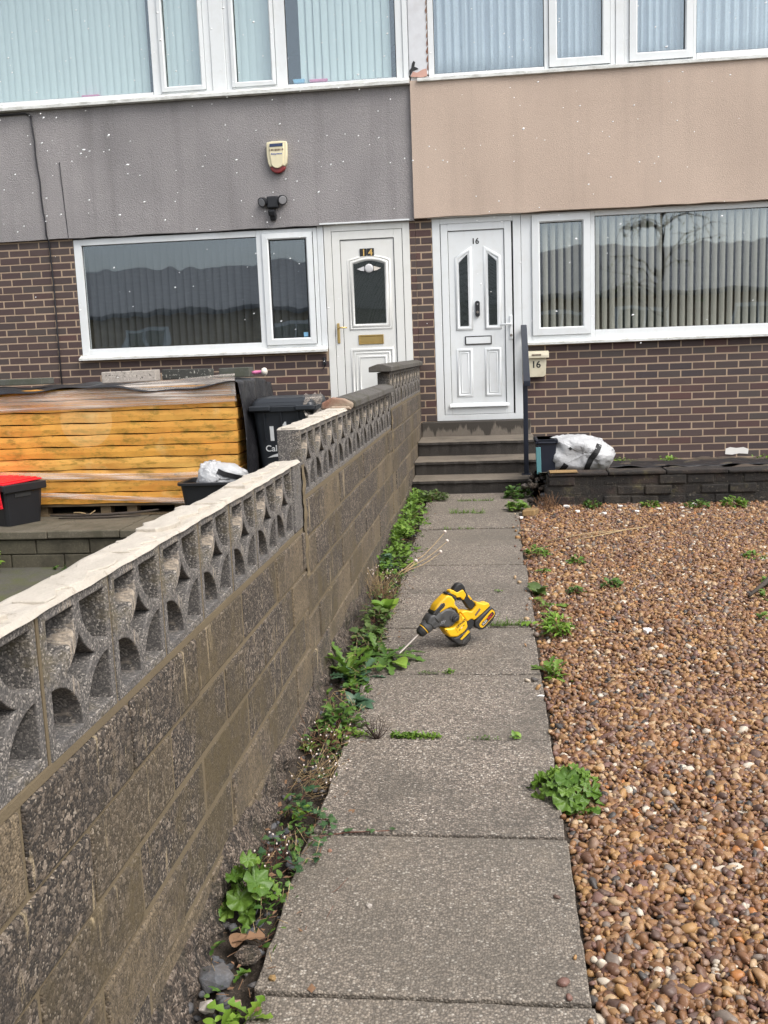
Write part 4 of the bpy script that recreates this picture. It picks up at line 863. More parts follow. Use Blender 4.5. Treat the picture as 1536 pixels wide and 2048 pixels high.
# recycling box, white bag on the bed
rb = thing('recycling_box', 'narrow dark blue plastic box with teal strip squeezed behind the white bag', 'box', (.47, 8.62, .37))
g = MB(); g.prism([(-.075, 0), (.075, 0), (.085, .28), (-.085, .28)], 'y', -.14, .16); g.build('body', 'navy', rb, bevel=.008, seg=2)
g = MB(); bars(g, -.098, .098, .272, .312, .02, -.155, .175); g.box(-.098, .098, -.155, .175, .285, .312); g.build('rim', 'navy', rb, bevel=.008, seg=2)
g = MB(); g.prism([(-.085, .01), (-.045, .01), (-.05, .245), (-.092, .245)], 'y', -.148, -.1405); g.build('teal_strip', 'teal', rb, bevel=.003)
def bag_mesh(pts_front, depth, seed, nu=40):
    """crumpled sack: outline in XZ given counter-clockwise, swollen in Y"""
    r_ = random.Random(seed); n = len(pts_front); cx = sum(p[0] for p in pts_front) / n; cz = sum(p[1] for p in pts_front) / n
    g = MB(); rings = 25; ph = [r_.uniform(0, 6) for _ in range(6)]; m = 110; vs = []
    def out(t):
        i = int(t * n) % n; f = t * n - int(t * n); a, b = pts_front[i], pts_front[(i + 1) % n]; return a[0] + (b[0] - a[0]) * f, a[1] + (b[1] - a[1]) * f
    for k in range(rings + 1):
        q = k / rings * math.pi - math.pi / 2; s = max(math.cos(q) ** .55, .001); yy = math.sin(q) * depth
        for j in range(m):
            ox, oz = out(j / m); a = j / m * 2 * math.pi
            w = .013 * math.sin(a * 5 + ph[0] + k * .9) + .008 * math.sin(a * 13 + ph[1] - k * 1.7) + .005 * math.sin(a * 23 + k * 2.9)
            vs.append((cx + (ox - cx) * s + w * math.cos(a), yy + .026 * abs(math.sin((ox - cx) * s * 8 + (oz - cz) * s * 12 + ph[2])) * (1 if yy < 0 else 0) + .008 * math.sin((ox - cx) * s * 13 - (oz - cz) * s * 31 + ph[3]) + .003 * math.sin((ox - cx) * s * 57 + (oz - cz) * s * 31), max(cz + (oz - cz) * s + w * math.sin(a) * .6, min(p[1] for p in pts_front))))
    g.add(vs, [(k * m + j, k * m + (j + 1) % m, (k + 1) * m + (j + 1) % m, (k + 1) * m + j) for k in range(rings) for j in range(m)])
    return g
from mathutils.bvhtree import BVHTree
def strapseg(g, pts, w, sack):
    """a webbing strap laid on the front of a sack"""
    bv = BVHTree.FromPolygons([Vector(v) for v in sack.v], sack.f); fine = []
    for i in range(len(pts) - 1):
        for k in range(5): fine.append(tuple(pts[i][j] + (pts[i + 1][j] - pts[i][j]) * k / 5 for j in (0, 1)))
    fine.append(pts[-1]); vs = []
    for i, (x, z) in enumerate(fine):
        a = fine[max(i - 1, 0)]; b = fine[min(i + 1, len(fine) - 1)]; d = Vector((b[0] - a[0], b[1] - a[1])).normalized(); q = []
        for sgn in (-1, 1):
            px, pz_ = x + sgn * d.y * w, z - sgn * d.x * w; h = bv.ray_cast(Vector((px, -2, pz_)), Vector((0, 1, 0)))[0]
            q.append(Vector((px, h.y if h else (q[0].y if q else -.1), pz_)))
        vs += [q[0] + Vector((0, -.006, 0)), q[1] + Vector((0, -.006, 0)), q[1] + Vector((0, .004, 0)), q[0] + Vector((0, .004, 0))]
    g.add(vs, [(i * 4 + j, i * 4 + (j + 1) % 4, i * 4 + 4 + (j + 1) % 4, i * 4 + 4 + j) for i in range(len(fine) - 1) for j in range(4)] + [(0, 1, 2, 3), (len(vs) - 1, len(vs) - 2, len(vs) - 3, len(vs) - 4)])
bg_ = thing('garden_waste_bag', 'crumpled white woven bag with black straps slumped on the bed beside the steps', 'bag', (.76, 8.62, .38))
ol = [(-.30, .0), (.20, .0), (.255, .03), (.31, .14), (.285, .20), (.17, .285), (.02, .32), (-.13, .315), (-.245, .30), (-.265, .17)]
b_ = bag_mesh(ol, .20, 4); b_.build('sack', 'bag', bg_, smooth=True)
g = MB(); strapseg(g, [(.05, .005), (.055, .06), (.085, .13), (.13, .19), (.16, .245)], .024, b_); g.build('strap', 'strap', bg_)
g = MB(); strapseg(g, [(-.165, .005), (-.155, .04), (-.125, .085)], .024, b_); g.build('strap', 'strap', bg_)
g = MB(); strapseg(g, [(-.10, .215), (-.08, .225)], .012, b_); g.build('buckle', 'strap', bg_)

# ------------------------------------------------------------------ terrace and stored things on the left
TZ = .15
tw = thing('terrace_wall', 'low mossy block retaining wall carrying the terrace of the grey house', 'wall', (-4, 7.4, -.15))
g = MB(); g.box(-8.5, -.83, 7.42, 7.6, -.3, .085); par(g.build('core', 'retain'), tw)
g = MB()
for c in range(2):
    x = -8.4 + (.22 if c else 0); z0 = -.165 + c * .122
    while x < -.86:
        g.box(x + .004, min(x + .442, -.84), 7.40 + rng.uniform(-.004, .004), 7.5, z0 + .004, z0 + .118, rng.random()); x += .45
par(g.build('block_course', 'retain', bevel=.006, seg=2), tw)
g = MB(); x = -8.4
while x < -.86:
    g.box(x + .003, min(x + .60, -.835), 7.375, 8.4, .088 + rng.uniform(-.003, .003), TZ + rng.uniform(-.002, .002), rng.random()); x += .604
par(g.build('edge_slab', 'terrace', bevel=.008, seg=2), tw)
g = MB(); g.box(-8.5, -.83, 8.402, D + .1, -.2, TZ - .004); struct(g.build('terrace', 'terrace'))

pal = thing('pallet', 'grey wooden pallet under the stack of yellow insulation boards', 'pallet', (-3.4, 8.6, TZ))
SX0, SX1, SY0, SY1 = -4.62, -2.14, 8.10, 9.28
g = MB()
for y in (8.11, 8.4, 8.7, 9.0, 9.2): g.box(SX0 + .02, SX1 - .02, y, y + .085, TZ + .088, TZ + .108, rng.random())
par(g.build('deck_board', 'wood'), pal)
for x in (-4.58, -4.0, -3.42, -3.18, -2.75, -2.28):
    for y in (8.14, 8.6, 9.15):
        g = MB(); g.box(x, x + .09, y, y + .1, TZ + .0165, TZ + .087, rng.random()); par(g.build('block', 'wood'), pal)
g = MB()
for y in (8.12, 8.6, 9.15): g.box(SX0 + .02, SX1 - .04, y, y + .09, TZ + .001, TZ + .016, rng.random())
par(g.build('bottom_board', 'wood'), pal)
ordn = ['bottom', 'second', 'third', 'fourth', 'fifth', 'sixth', 'seventh', 'eighth', 'ninth', 'topmost']
for k in range(10):
    z = TZ + .1095 + k * .1005; g = MB(); n = 40; dx = rng.uniform(-.012, .012); dy = rng.uniform(-.012, .010); vs = []
    x1 = SX1 + dx - (.03 if k == 9 else 0)
    for i in range(n + 1):
        x = SX0 + dx + (x1 - SX0 - dx) * i / n; e = .004 * math.sin(x * 7 + k * 2.3) + .003 * math.sin(x * 23 + k); f = .003 * math.sin(x * 11 + k * 5)
        vs += [(x, SY0 + dy + e, z + .003 + f), (x, SY0 + dy + e - .004, z + .05), (x, SY0 + dy + e, z + .0945 + f), (x, SY1 + dy, z + .0945), (x, SY1 + dy, z + .003)]
    g.add(vs, [(i * 5 + j, i * 5 + (j + 1) % 5, i * 5 + 5 + (j + 1) % 5, i * 5 + 5 + j) for i in range(n) for j in range(5)] + [(0, 1, 2, 3, 4), tuple(len(vs) - 1 - j for j in range(5))], rng.random())
    o = g.build('insulation_board', 'foam')
    lb = 'yellow insulation board at the very bottom of the stack, resting on the pallet' if k == 0 else ('yellow insulation board topmost in the stack, under the black sheet' if k == 9 else f'yellow foam insulation board, {ordn[k]} from the bottom of the stack')
    tag(o, lb, 'insulation board', 'insulation boards stacked on the pallet')
g = MB()
g.grid(lambda u, v: (SX0 + u * (SX1 - SX0 + .012), SY0 - .022 - .010 * math.sin(v * 3.1) - .006 * math.sin(u * 17 + v * 5), 1.075 + .035 * u ** 1.5 + v * (.10 + .135 * u ** .8)), 60, 8)
g.grid(lambda u, v: (SX0 + u * (SX1 - SX0), SY0 - .024 - .005 * math.sin(u * 23 + v * 4), .462 + .02 * math.sin(u * 5) + v * (.055 + .05 * (2 * u - 1) ** 2)), 60, 6)
g.grid(lambda u, v: (SX0 + u * (SX1 - SX0), SY0 - .021 - .004 * math.sin(u * 19 + v * 4), .285 + .05 * math.sin(u * 3.1 + 1.4) + v * .045), 60, 5)
o = g.build('shrink_wrap', 'film', smooth=True, fixn=False); o.modifiers.new('t', 'SOLIDIFY').thickness = .001
tag(o, 'clear plastic wrap banded round the front of the insulation stack', 'plastic wrap')
# black sheet over the stack, hanging down at its right end
def sheet(u, v):
    y = 8.07 + v * 1.25; L = u * 3.9; W = SX1 + .035 - (SX0 - .1); zt = TZ + 1.128
    if L < W: x, z = SX0 - .1 + L, zt + .010 * math.sin(L * 5 + v * 4) + .008 * math.sin(L * 13 + v * 9)
    else:
        d = L - W; x, z = SX1 + .035 + .03 * math.sin(d * 2.2) + .018 * math.sin(v * 19 + d * 3), zt - d
    if v < .08 and L < W: z -= .030 * (.08 - v) / .08 * (1 + .9 * math.sin(L * 4.1)); y -= .025
    if v > .7 and L > W - .2: z -= (v - .7) * .12
    return (x, y + .015 * math.sin(L * 7), z)
g = MB(); g.grid(sheet, 150, 34); o = g.build('black_sheet', 'tarp', smooth=True, fixn=False); m = o.modifiers.new('t', 'SOLIDIFY'); m.thickness = .002
tag(o, 'black plastic sheet thrown over the insulation stack and hanging down its right end', 'plastic sheet')
ZT = TZ + 1.146
def loose_block(x0, x1, y0, y1, h, mat, label, rz=0, dz=0):
    cx, cy = (x0 + x1) / 2, (y0 + y1) / 2; g = MB(); g.box(x0 - cx, x1 - cx, y0 - cy, y1 - cy, 0, h, rng.random())
    o = g.build('concrete_block', mat, bevel=.006, seg=2); o.location = (cx, cy, ZT + dz); o.rotation_euler = (0, rng.uniform(-.02, .02), R(rz)); tag(o, label, 'block', 'loose blocks weighing down the black sheet')
loose_block(-3.40, -2.93, 8.34, 8.56, .098, 'conc', 'pale pinkish concrete block lying nearest on the black sheet', 8)
loose_block(-2.98, -2.53, 8.72, 8.86, .088, 'concd', 'dark block with white speckles lying between two paler blocks on the black sheet', -2, .005)
loose_block(-2.50, -2.215, 8.92, 9.1, .088, 'concm', 'mossy grey block at the right end of the black sheet', 0, .0)
loose_block(-4.62, -4.02, 8.45, 8.75, .055, 'concm', 'flat dark grey slab on the black sheet at far left', 3, .005)
pk = thing('pink_toy', 'pink plastic toy with a round pale head lying beside the mossy block', 'toy', (-2.2, 8.98, ZT + .035))
g = MB(); g.lathe((0, 0, 0), (1, 0, .06), [(0, .014), (.03, .018), (.09, .016), (.10, .026)], 12); g.build('handle', 'pink', pk, smooth=True)
g = MB(); g.lathe((.09, 0, .006), (1, 0, .06), [(0, .02), (.008, .032), (.028, .038), (.045, .032), (.054, .014)], 14); g.build('head', 'pale', pk, smooth=True)

# wheelie bin
wb = thing('wheelie_bin', 'dark grey wheelie bin marked 14 behind the patterned garden wall', 'bin', (-1.80, 8.68, TZ))
def frust(g, b, t, z0, z1, n=5):
    A = rrect(*b, .04, n); B = rrect(*t, .05, n); m = len(A)
    g.add([(p[0], p[1], z0) for p in A] + [(p[0], p[1], z1) for p in B], [tuple(range(m))[::-1], tuple(range(m, 2 * m))] + [(k, (k + 1) % m, m + (k + 1) % m, m + k) for k in range(m)])
g = MB(); frust(g, (-.205, .205, -.20, .26), (-.270, .270, -.32, .33), .04, .86)
g.build('body', 'binp', wb)
g = MB()
for x in (-.17, -.02, .13): g.prism([(-.335, .842), (-.300, .60), (-.270, .60), (-.27, .842)], 'x', x, x + .012)
g.build('rib', 'binp', wb)
g = MB(); frust(g, (-.292, .292, -.345, .34), (-.296, .296, -.352, .345), .845, .895); g.build('rim', 'binp', wb, bevel=.006)
g = MB(); frust(g, (-.278, .278, -.335, .36), (-.272, .272, -.325, .36), .896, .925); frust(g, (-.268, .268, -.32, .36), (-.24, .25, -.28, .36), .9255, .962); g.build('lid', 'binp', wb, bevel=.006)
g = MB(); g.box(-.29, -.10, -.372, -.34, .855, .9); g.box(.12, .29, -.372, -.34, .855, .9); g.build('lifting_lug', 'binp', wb, bevel=.008)
g = MB(); g.tube([(-.25, .36, .93), (-.24, .42, .92), (.24, .42, .92), (.25, .36, .93)], .016, 8); g.build('handle', 'binp', wb, smooth=True)
for sx in (-1, 1):
    g = MB(); g.lathe((sx * .20, .27, .10), (sx, 0, 0), [(0, .10), (.05, .10)], 20); g.build('wheel', 'blk', wb, bevel=.01)
FT = Matrix.Translation((0, 0, 0)) @ Matrix.Rotation(R(90 - 8.2), 4, 'X')
def onbin(x, z): return Matrix.Translation((x, -.20 - (z - .04) * .1463 - .002, z)) @ Matrix.Rotation(R(90 - 0), 4, 'X') @ Matrix.Rotation(R(8.3), 4, 'X')
text('number', '1', .165, 'white', wb, onbin(-.150, .600), .001, bold=.009)
text('number', '4', .165, 'white', wb, onbin(-.045, .640), .001, bold=.004)
text('council_name', 'Calderdale', .078, 'white', wb, onbin(-.178, .498), .001, bold=.001)
me = extrude([[(-.01, .0)] + [(.04 * k, .030 * math.sin(k / 6 * math.pi) ** .7 + .004 * k) for k in range(1, 6)] + [(.24, .0)] + [(.04 * k, .010 * math.sin(k / 6 * math.pi) + .001) for k in range(5, 0, -1)]], .001); me.transform(onbin(-.16, .440)); link('swoosh', me, 'white', wb)
g = MB()
for k in range(6): g.box(-.13 + k * .024, -.116 + k * .024, -.002, .0, 0, .014)
o = g.build('small_print', 'white', wb); o.location = (0, -.20 - (.385 - .04) * .1463 - .002, .385)
g = MB()
for k in range(6): g.prism([(-.06 + k * .02, .0), (-.055 + k * .02, .0)], 'y', 0, .001) if False else None
def fl_fn(u, v): 
    a = u * 1.2; return (.20 + .10 * math.sin(a * 1.3) + .012 * math.sin(v * 9), -.36 + u * .30 + .01 * math.sin(v * 14), .985 - v * .20 + .012 * math.sin(u * 15 + v * 5))
g = MB(); g.grid(fl_fn, 14, 14); o = g.build('plastic_scrap', 'film', smooth=True, fixn=False); o.modifiers.new('t', 'SOLIDIFY').thickness = .001; o.location = (-1.80, 8.68, TZ); tag(o, 'scrap of clear plastic film hanging over the corner of the wheelie bin lid', 'plastic film')

# black tub with a white bag, black crate with red lid, sticks
tb = thing('black_tub', 'open black plastic tub holding a white bag in front of the insulation stack', 'tub', (-2.24, 7.72, TZ))
g = MB(); A = rrect(-.22, .22, -.15, .15, .05, 4); B = rrect(-.262, .262, -.185, .185, .06, 4); Cc = rrect(-.248, .248, -.170, .170, .055, 4); E_ = rrect(-.212, .212, -.142, .142, .05, 4); m = len(A)
g.add([(p[0], p[1], 0) for p in A] + [(p[0], p[1], .335) for p in B] + [(p[0], p[1], .335) for p in Cc] + [(p[0], p[1], .02) for p in E_],
      [tuple(range(m))[::-1], tuple(range(3 * m, 4 * m))] + [(q * m + k, q * m + (k + 1) % m, (q + 1) * m + (k + 1) % m, (q + 1) * m + k) for q in range(3) for k in range(m)])
g.build('body', 'blk', tb)
g = MB(); P0 = rrect(-.285, .285, -.205, .205, .07, 4); P1 = rrect(-.250, .250, -.172, .172, .055, 4); m = len(P0)
g.add([(p[0], p[1], z) for z in (.320, .345) for p in P0] + [(p[0], p[1], z) for z in (.345, .320) for p in P1], [(q * m + k, q * m + (k + 1) % m, ((q + 1) % 4) * m + (k + 1) % m, ((q + 1) % 4) * m + k) for q in range(4) for k in range(m)])
g.build('rim', 'blk', tb, bevel=.004)
wbg = thing('white_bag', 'white woven bag with a black strap stuffed into the black tub', 'bag', (-2.20, 7.72, TZ + .14))
b_ = bag_mesh([(-.17, .0), (.17, .0), (.235, .20), (.215, .27), (.10, .335), (-.02, .345), (-.08, .36), (-.16, .335), (-.20, .20)], .13, 9); b_.build('sack', 'bag', wbg, smooth=True)
g = MB(); strapseg(g, [(.0, .285), (.06, .262), (.13, .24), (.195, .222)], .020, b_); g.build('strap', 'strap', wbg)
ct = thing('storage_crate', 'black storage crate with red folding lid at the left edge', 'crate', (-4.175, 7.89, TZ), R(-27))
g = MB(); frust(g, (-.27, .27, -.17, .17), (-.30, .30, -.20, .20), 0, .335, 3); g.build('body', 'blk', ct)
g = MB(); bars(g, -.312, .312, .325, .35, .02, -.212, .212); g.box(.297, .318, -.21, .21, .285, .35); g.box(-.31, .31, -.216, -.198, .300, .35); g.build('rim', 'blk', ct, bevel=.005)
g = MB(); g.box(.289, .2975, -.10, .06, .24, .275); g.build('hand_hole', 'dark', ct)
g = MB(); g.box(-.30, .285, -.19, .205, .352, .368, .5, Matrix.Rotation(R(2), 4, 'X'))
for k in range(7): g.box(-.28 + k * .08, -.235 + k * .08, -.17, .19, .3688, .377, .5, Matrix.Rotation(R(2), 4, 'X'))
g.build('lid_flap', 'red', ct, bevel=.004)
g = MB(); T_ = Matrix.Translation((0, -.222, .36)) @ Matrix.Rotation(R(6), 4, 'X'); g.box(-.30, .27, -.012, .0, -.205, .0, .5, T_)
for k in range(6): g.box(-.29 + k * .095, -.24 + k * .095, -.022, -.0125, -.19, -.01, .5, T_)
g.box(-.30, .27, -.020, -.0123, -.205, -.175, .5, T_); g.build('lid_flap', 'red', ct, bevel=.004)
sk = MB(); sk.tube([(-3.82, 8.0, .178), (-3.6, 8.02, .172), (-3.3, 8.01, .178), (-3.05, 8.05, .186), (-2.88, 8.09, .20)], [.008, .012, .013, .011, .006], 7); sk.tube([(-3.2, 8.01, .178), (-3.0, 7.99, .176)], [.006, .003], 6)
tag(sk.build('stick', 'bark', smooth=True), 'longer dark stick lying along the front of the pallet', 'stick')
sk = MB(); sk.tube([(-3.72, 7.94, .162), (-3.5, 7.93, .166), (-3.25, 7.96, .163), (-3.0, 7.97, .170)], [.006, .009, .010, .005], 7); tag(sk.build('stick', 'bark', smooth=True), 'thin dark stick in front of the longer stick by the pallet', 'stick')
sk = MB(); sk.tube([(-3.62, 8.03, .195), (-3.55, 8.0, .20), (-3.50, 8.0, .19)], .005, 5); sk.tube([(-3.46, 7.99, .185), (-3.42, 8.02, .215)], .004, 5); tag(sk.build('twig', 'straw'), 'pale broken twig on the dark sticks by the pallet', 'twig')
sk = MB(); sk.prism([(-3.32, 6.62), (-3.16, 6.60), (-3.15, 6.64), (-3.31, 6.66)], 'z', -.152, -.125); tag(sk.build('wood_scrap', 'wood'), 'dark wood scrap on the mossy patio below the terrace', 'wood scrap')

# ------------------------------------------------------------------ cordless hammer drill leaning on its chisel
dr = thing('hammer_drill', 'yellow and black cordless hammer drill resting on its chisel on the path', 'power tool', (-.183, 4.394, .1115), R(31.0))
RX = Matrix.Rotation(R(90), 4, 'X')
def dv(s_, t_): return (.881 * s_, t_ + .0595 * s_)
def plate(name, pts, half, mat, bevel=.006, y=0.0, parent=None, smooth=True):
    pts = [dv(*p) for p in pts]
    a = sum(pts[i][0] * pts[(i + 1) % len(pts)][1] - pts[(i + 1) % len(pts)][0] * pts[i][1] for i in range(len(pts)))
    if a < 0: pts = pts[::-1]
    me = extrude([pts], half, bevel, 3); me.transform(Matrix.Translation((0, y, 0)) @ RX)
    return link(name, me, mat, parent or dr)
def chaikin(pts, it=1):
    for _ in range(it):
        q = []
        for i in range(len(pts)):
            a, b = pts[i], pts[(i + 1) % len(pts)]; q += [(a[0] * .86 + b[0] * .14, a[1] * .86 + b[1] * .14), (a[0] * .14 + b[0] * .86, a[1] * .14 + b[1] * .86)]
        pts = q
    return pts
gear = [(-.186, .1389), (-.163, .1662), (-.1432, .1723), (-.1189, .1657), (-.0735, .1852), (-.0435, .1816), (-.0138, .1661), (.008, .1336), (-.0028, .1154), (-.0314, .0967), (-.0667, .0935), (-.0963, .1054), (-.1211, .1063), (-.1411, .0983)]
ytop = [(-.1221, .2101), (-.0588, .2472), (-.034, .2381), (-.0147, .2145), (-.0153, .1946), (.0042, .1728), (.0134, .1407), (-.0086, .1691), (-.0434, .1844), (-.0636, .1814), (-.09, .175), (-.125, .165), (-.1432, .1735)]
motor = [(-.0842, .095), (-.0316, .0886), (.0, .1), (.0122, .1511), (.0483, .1097), (.056, .0755), (.0337, .0553), (-.0079, .0392), (-.0533, .0464), (-.075, .073)]
cap = [(-.0533, .0464), (-.0079, .0392), (.0363, .0569), (.056, .0755), (.0723, .0476), (.0764, .0138), (.0524, -.0059), (.0316, -.0098), (-.0091, .0028), (-.0339, .0242)]
plate('gear_housing', chaikin(gear), .031, 'gry', .010)
plate('rear_housing', chaikin(ytop), .029, 'yel', .009)
mh = plate('motor_housing', chaikin(motor), .035, 'yel', .010)
mc = plate('motor_cap', chaikin(cap), .0335, 'rub', .009)
plate('accent_stripe', [(.0045, .0285), (.0545, .0614), (.0646, .0512), (.0146, .0224)], .0012, 'yel', .0, -.0345, mc)
for k in range(4):
    a = (.018 + .011 * k, .004 + .0075 * k); plate('vent_slot', [(a[0], a[1]), (a[0] + .004, a[1] - .003), (a[0] + .014, a[1] + .016), (a[0] + .010, a[1] + .019)], .0012, 'gry', 0, -.0342, mc)
plate('name_panel', [(-.0226, .0869), (.0201, .113), (.0425, .0883), (-.0071, .0635)], .001, 'yel', 0, -.0358, mh)
def dtext(s, size, mat, p, ang, y, par_, bold=0): 
    return text('lettering', s, size, mat, par_, Matrix.Translation((dv(*p)[0], y, dv(*p)[1])) @ RX @ Matrix.Rotation(R(ang), 4, 'Z'), .0006, 1.0, bold)
dtext('DEWALT', .0145, 'ink', (-.012, .083), 35, -.0368, mh, .0004)
for k in range(3): plate('rating_mark', [(-.004 + k * .013, .0725 + k * .008), (.005 + k * .013, .078 + k * .008), (.007 + k * .013, .0745 + k * .008), (-.002 + k * .013, .069 + k * .008)], .0006, 'ink' if k != 1 else 'silver', 0, -.0364, mh)
vt = plate('vent_panel', [(-.149, .1754), (-.0972, .2167), (-.0734, .214), (-.0791, .1942), (-.1312, .1649)], .0305, 'gry', .004)
for k in range(8):
    s_, t_ = -.138 + k * .0072, .1775 + k * .0052; plate('vent_slot', [(s_, t_), (s_ + .0032, t_ + .0024), (s_ + .0115, t_ - .0105), (s_ + .0083, t_ - .0130)], .001, 'ink', 0, -.0308, vt)
dl = chaikin([(-.0426, .1352), (-.0296, .1468), (-.0094, .145), (.0003, .1311), (-.0052, .1199), (-.023, .1173), (-.038, .1222)])
plate('selector_dial', dl, .006, 'rub', .002, -.035); plate('selector_rim', [((p[0] + .022) * 1.35 - .024, (p[1] - .132) * 1.35 + .138) for p in dl], .003, 'gry', .001, -.0315)
plate('selector_pointer', [(-.034, .131), (-.012, .1405), (-.010, .136), (-.032, .1265)], .004, 'gry', .001, -.0415)
for k in range(3): plate('grip_rib', [(-.108 + k * .009, .117 + k * .0006), (-.105 + k * .009, .117 + k * .0006), (-.096 + k * .009, .133), (-.099 + k * .009, .133)], .0015, 'lens', .0005, -.0315)
plate('damper_ring', chaikin([(-.0621, .251), (-.041, .2541), (-.0007, .2221), (-.0114, .2067), (-.0317, .2336)]), .024, 'rub', .004)
plate('trigger_housing', chaikin([(-.0347, .2614), (-.0181, .2613), (.0041, .2454), (.0401, .254), (.0608, .2245), (.0425, .201), (.0237, .2198), (.0033, .2202), (-.0075, .2326), (-.0411, .2513)]), .018, 'yel', .004)
plate('trigger', chaikin([(.0109, .222), (.0289, .2259), (.0407, .209), (.0307, .1993), (.0155, .2041)]), .011, 'rub', .004)
plate('handle', chaikin([(-.0181, .2613), (.0105, .2845), (.036, .2841), (.0533, .2651), (.06, .2336), (.09, .1998), (.1178, .1682), (.0962, .1476), (.073, .154), (.0459, .1955), (.041, .2025), (.0596, .2215), (.0401, .2532), (.0091, .2405)]), .0165, 'rub', .006)
plate('handle_insert', [(.0673, .2181), (.0776, .2191), (.0951, .1968), (.0847, .1946)], .0172, 'yel', .002)
plate('battery_foot', chaikin([(.0189, .1519), (.0574, .1516), (.0856, .1402), (.1124, .163), (.1104, .1847), (.1571, .1639), (.1901, .1645), (.1982, .1473), (.1506, .121), (.0999, .0965), (.082, .1081), (.0557, .0992), (.036, .1283)]), .026, 'yel', .005)
plate('rating_label', [(.101, .124), (.131, .150), (.139, .143), (.109, .117)], .001, 'brownprint', 0, -.0265)
plate('rear_link', chaikin([(.035, .108), (.0557, .114), (.082, .1081), (.1013, .0933), (.0991, .0703), (.0751, .0532), (.05, .0708)]), .023, 'rub', .005)
bt = plate('battery', chaikin([(.0999, .0956), (.1992, .1471), (.2202, .1287), (.2303, .1039), (.2079, .0706), (.1483, .0428), (.1273, .047), (.099, .067)]), .032, 'rub', .007)
plate('battery_band', [(.104, .095), (.2, .1445), (.206, .139), (.108, .0875)], .0326, 'gry', .002, 0, bt)
plate('battery_label', chaikin([(.123, .0788), (.2016, .1342), (.2189, .1185), (.2184, .102), (.1444, .0539), (.1277, .0614)]), .0008, 'yel', 0, -.0324, bt)
plate('battery_label_panel', chaikin([(.1334, .0750), (.204, .1230), (.2142, .1125), (.2130, .1032), (.148, .0605)]), .0008, 'ink', 0, -.0334, bt)
dtext('DEWALT', .0085, 'yel', (.149, .0822), 39, -.0344, bt, .0002); dtext('FLEX', .0135, 'silver', (.1475, .0665), 39, -.0344, bt, .0003); dtext('VOLT', .0135, 'redp', (.177, .0865), 39, -.0344, bt, .0003)
ax = Vector((.775, 0, .575)); ax.normalize(); n0 = Vector((-.1925, 0, .0735))
g = MB(); g.lathe(n0, ax, [(0, .012), (.006, .021), (.020, .0255), (.032, .026)], 22); g.build('chuck_nose', 'rub', dr, smooth=False)
g = MB(); g.lathe(n0 + ax * .0325, ax, [(0, .0275), (.0035, .0275)], 22); g.build('chuck_ring', 'yel', dr)
g = MB(); g.lathe(n0 + ax * .0365, ax, [(0, .028), (.004, .0305), (.026, .0315), (.028, .029), (.031, .029), (.033, .0325), (.055, .034), (.058, .031), (.062, .031), (.066, .036), (.10, .037)], 24); g.build('chuck_collar', 'gry', dr)
bt0 = n0 + ax * .004; tip = Vector((-.338, -.036, -.008)); bd = (tip - bt0)
g = MB(); g.tube([bt0, bt0 + bd * .45, bt0 + bd * .8], [.0062, .0062, .0068], 10)
p = bt0 + bd * .795; e = bd.normalized(); w = Vector((e.z, 0, -e.x)); q = bt0 + bd; h = Vector((0, 1, 0))
g.add([p + w * .006 + h * .0055, p - w * .006 + h * .0055, p - w * .006 - h * .0055, p + w * .006 - h * .0055, q + w * .0115 + h * .0012, q - w * .0115 + h * .0012, q - w * .0115 - h * .0012, q + w * .0115 - h * .0012],
      [(0, 1, 2, 3), (7, 6, 5, 4), (0, 4, 5, 1), (1, 5, 6, 2), (2, 6, 7, 3), (3, 7, 4, 0)]); g.build('chisel_bit', 'chrome', dr)

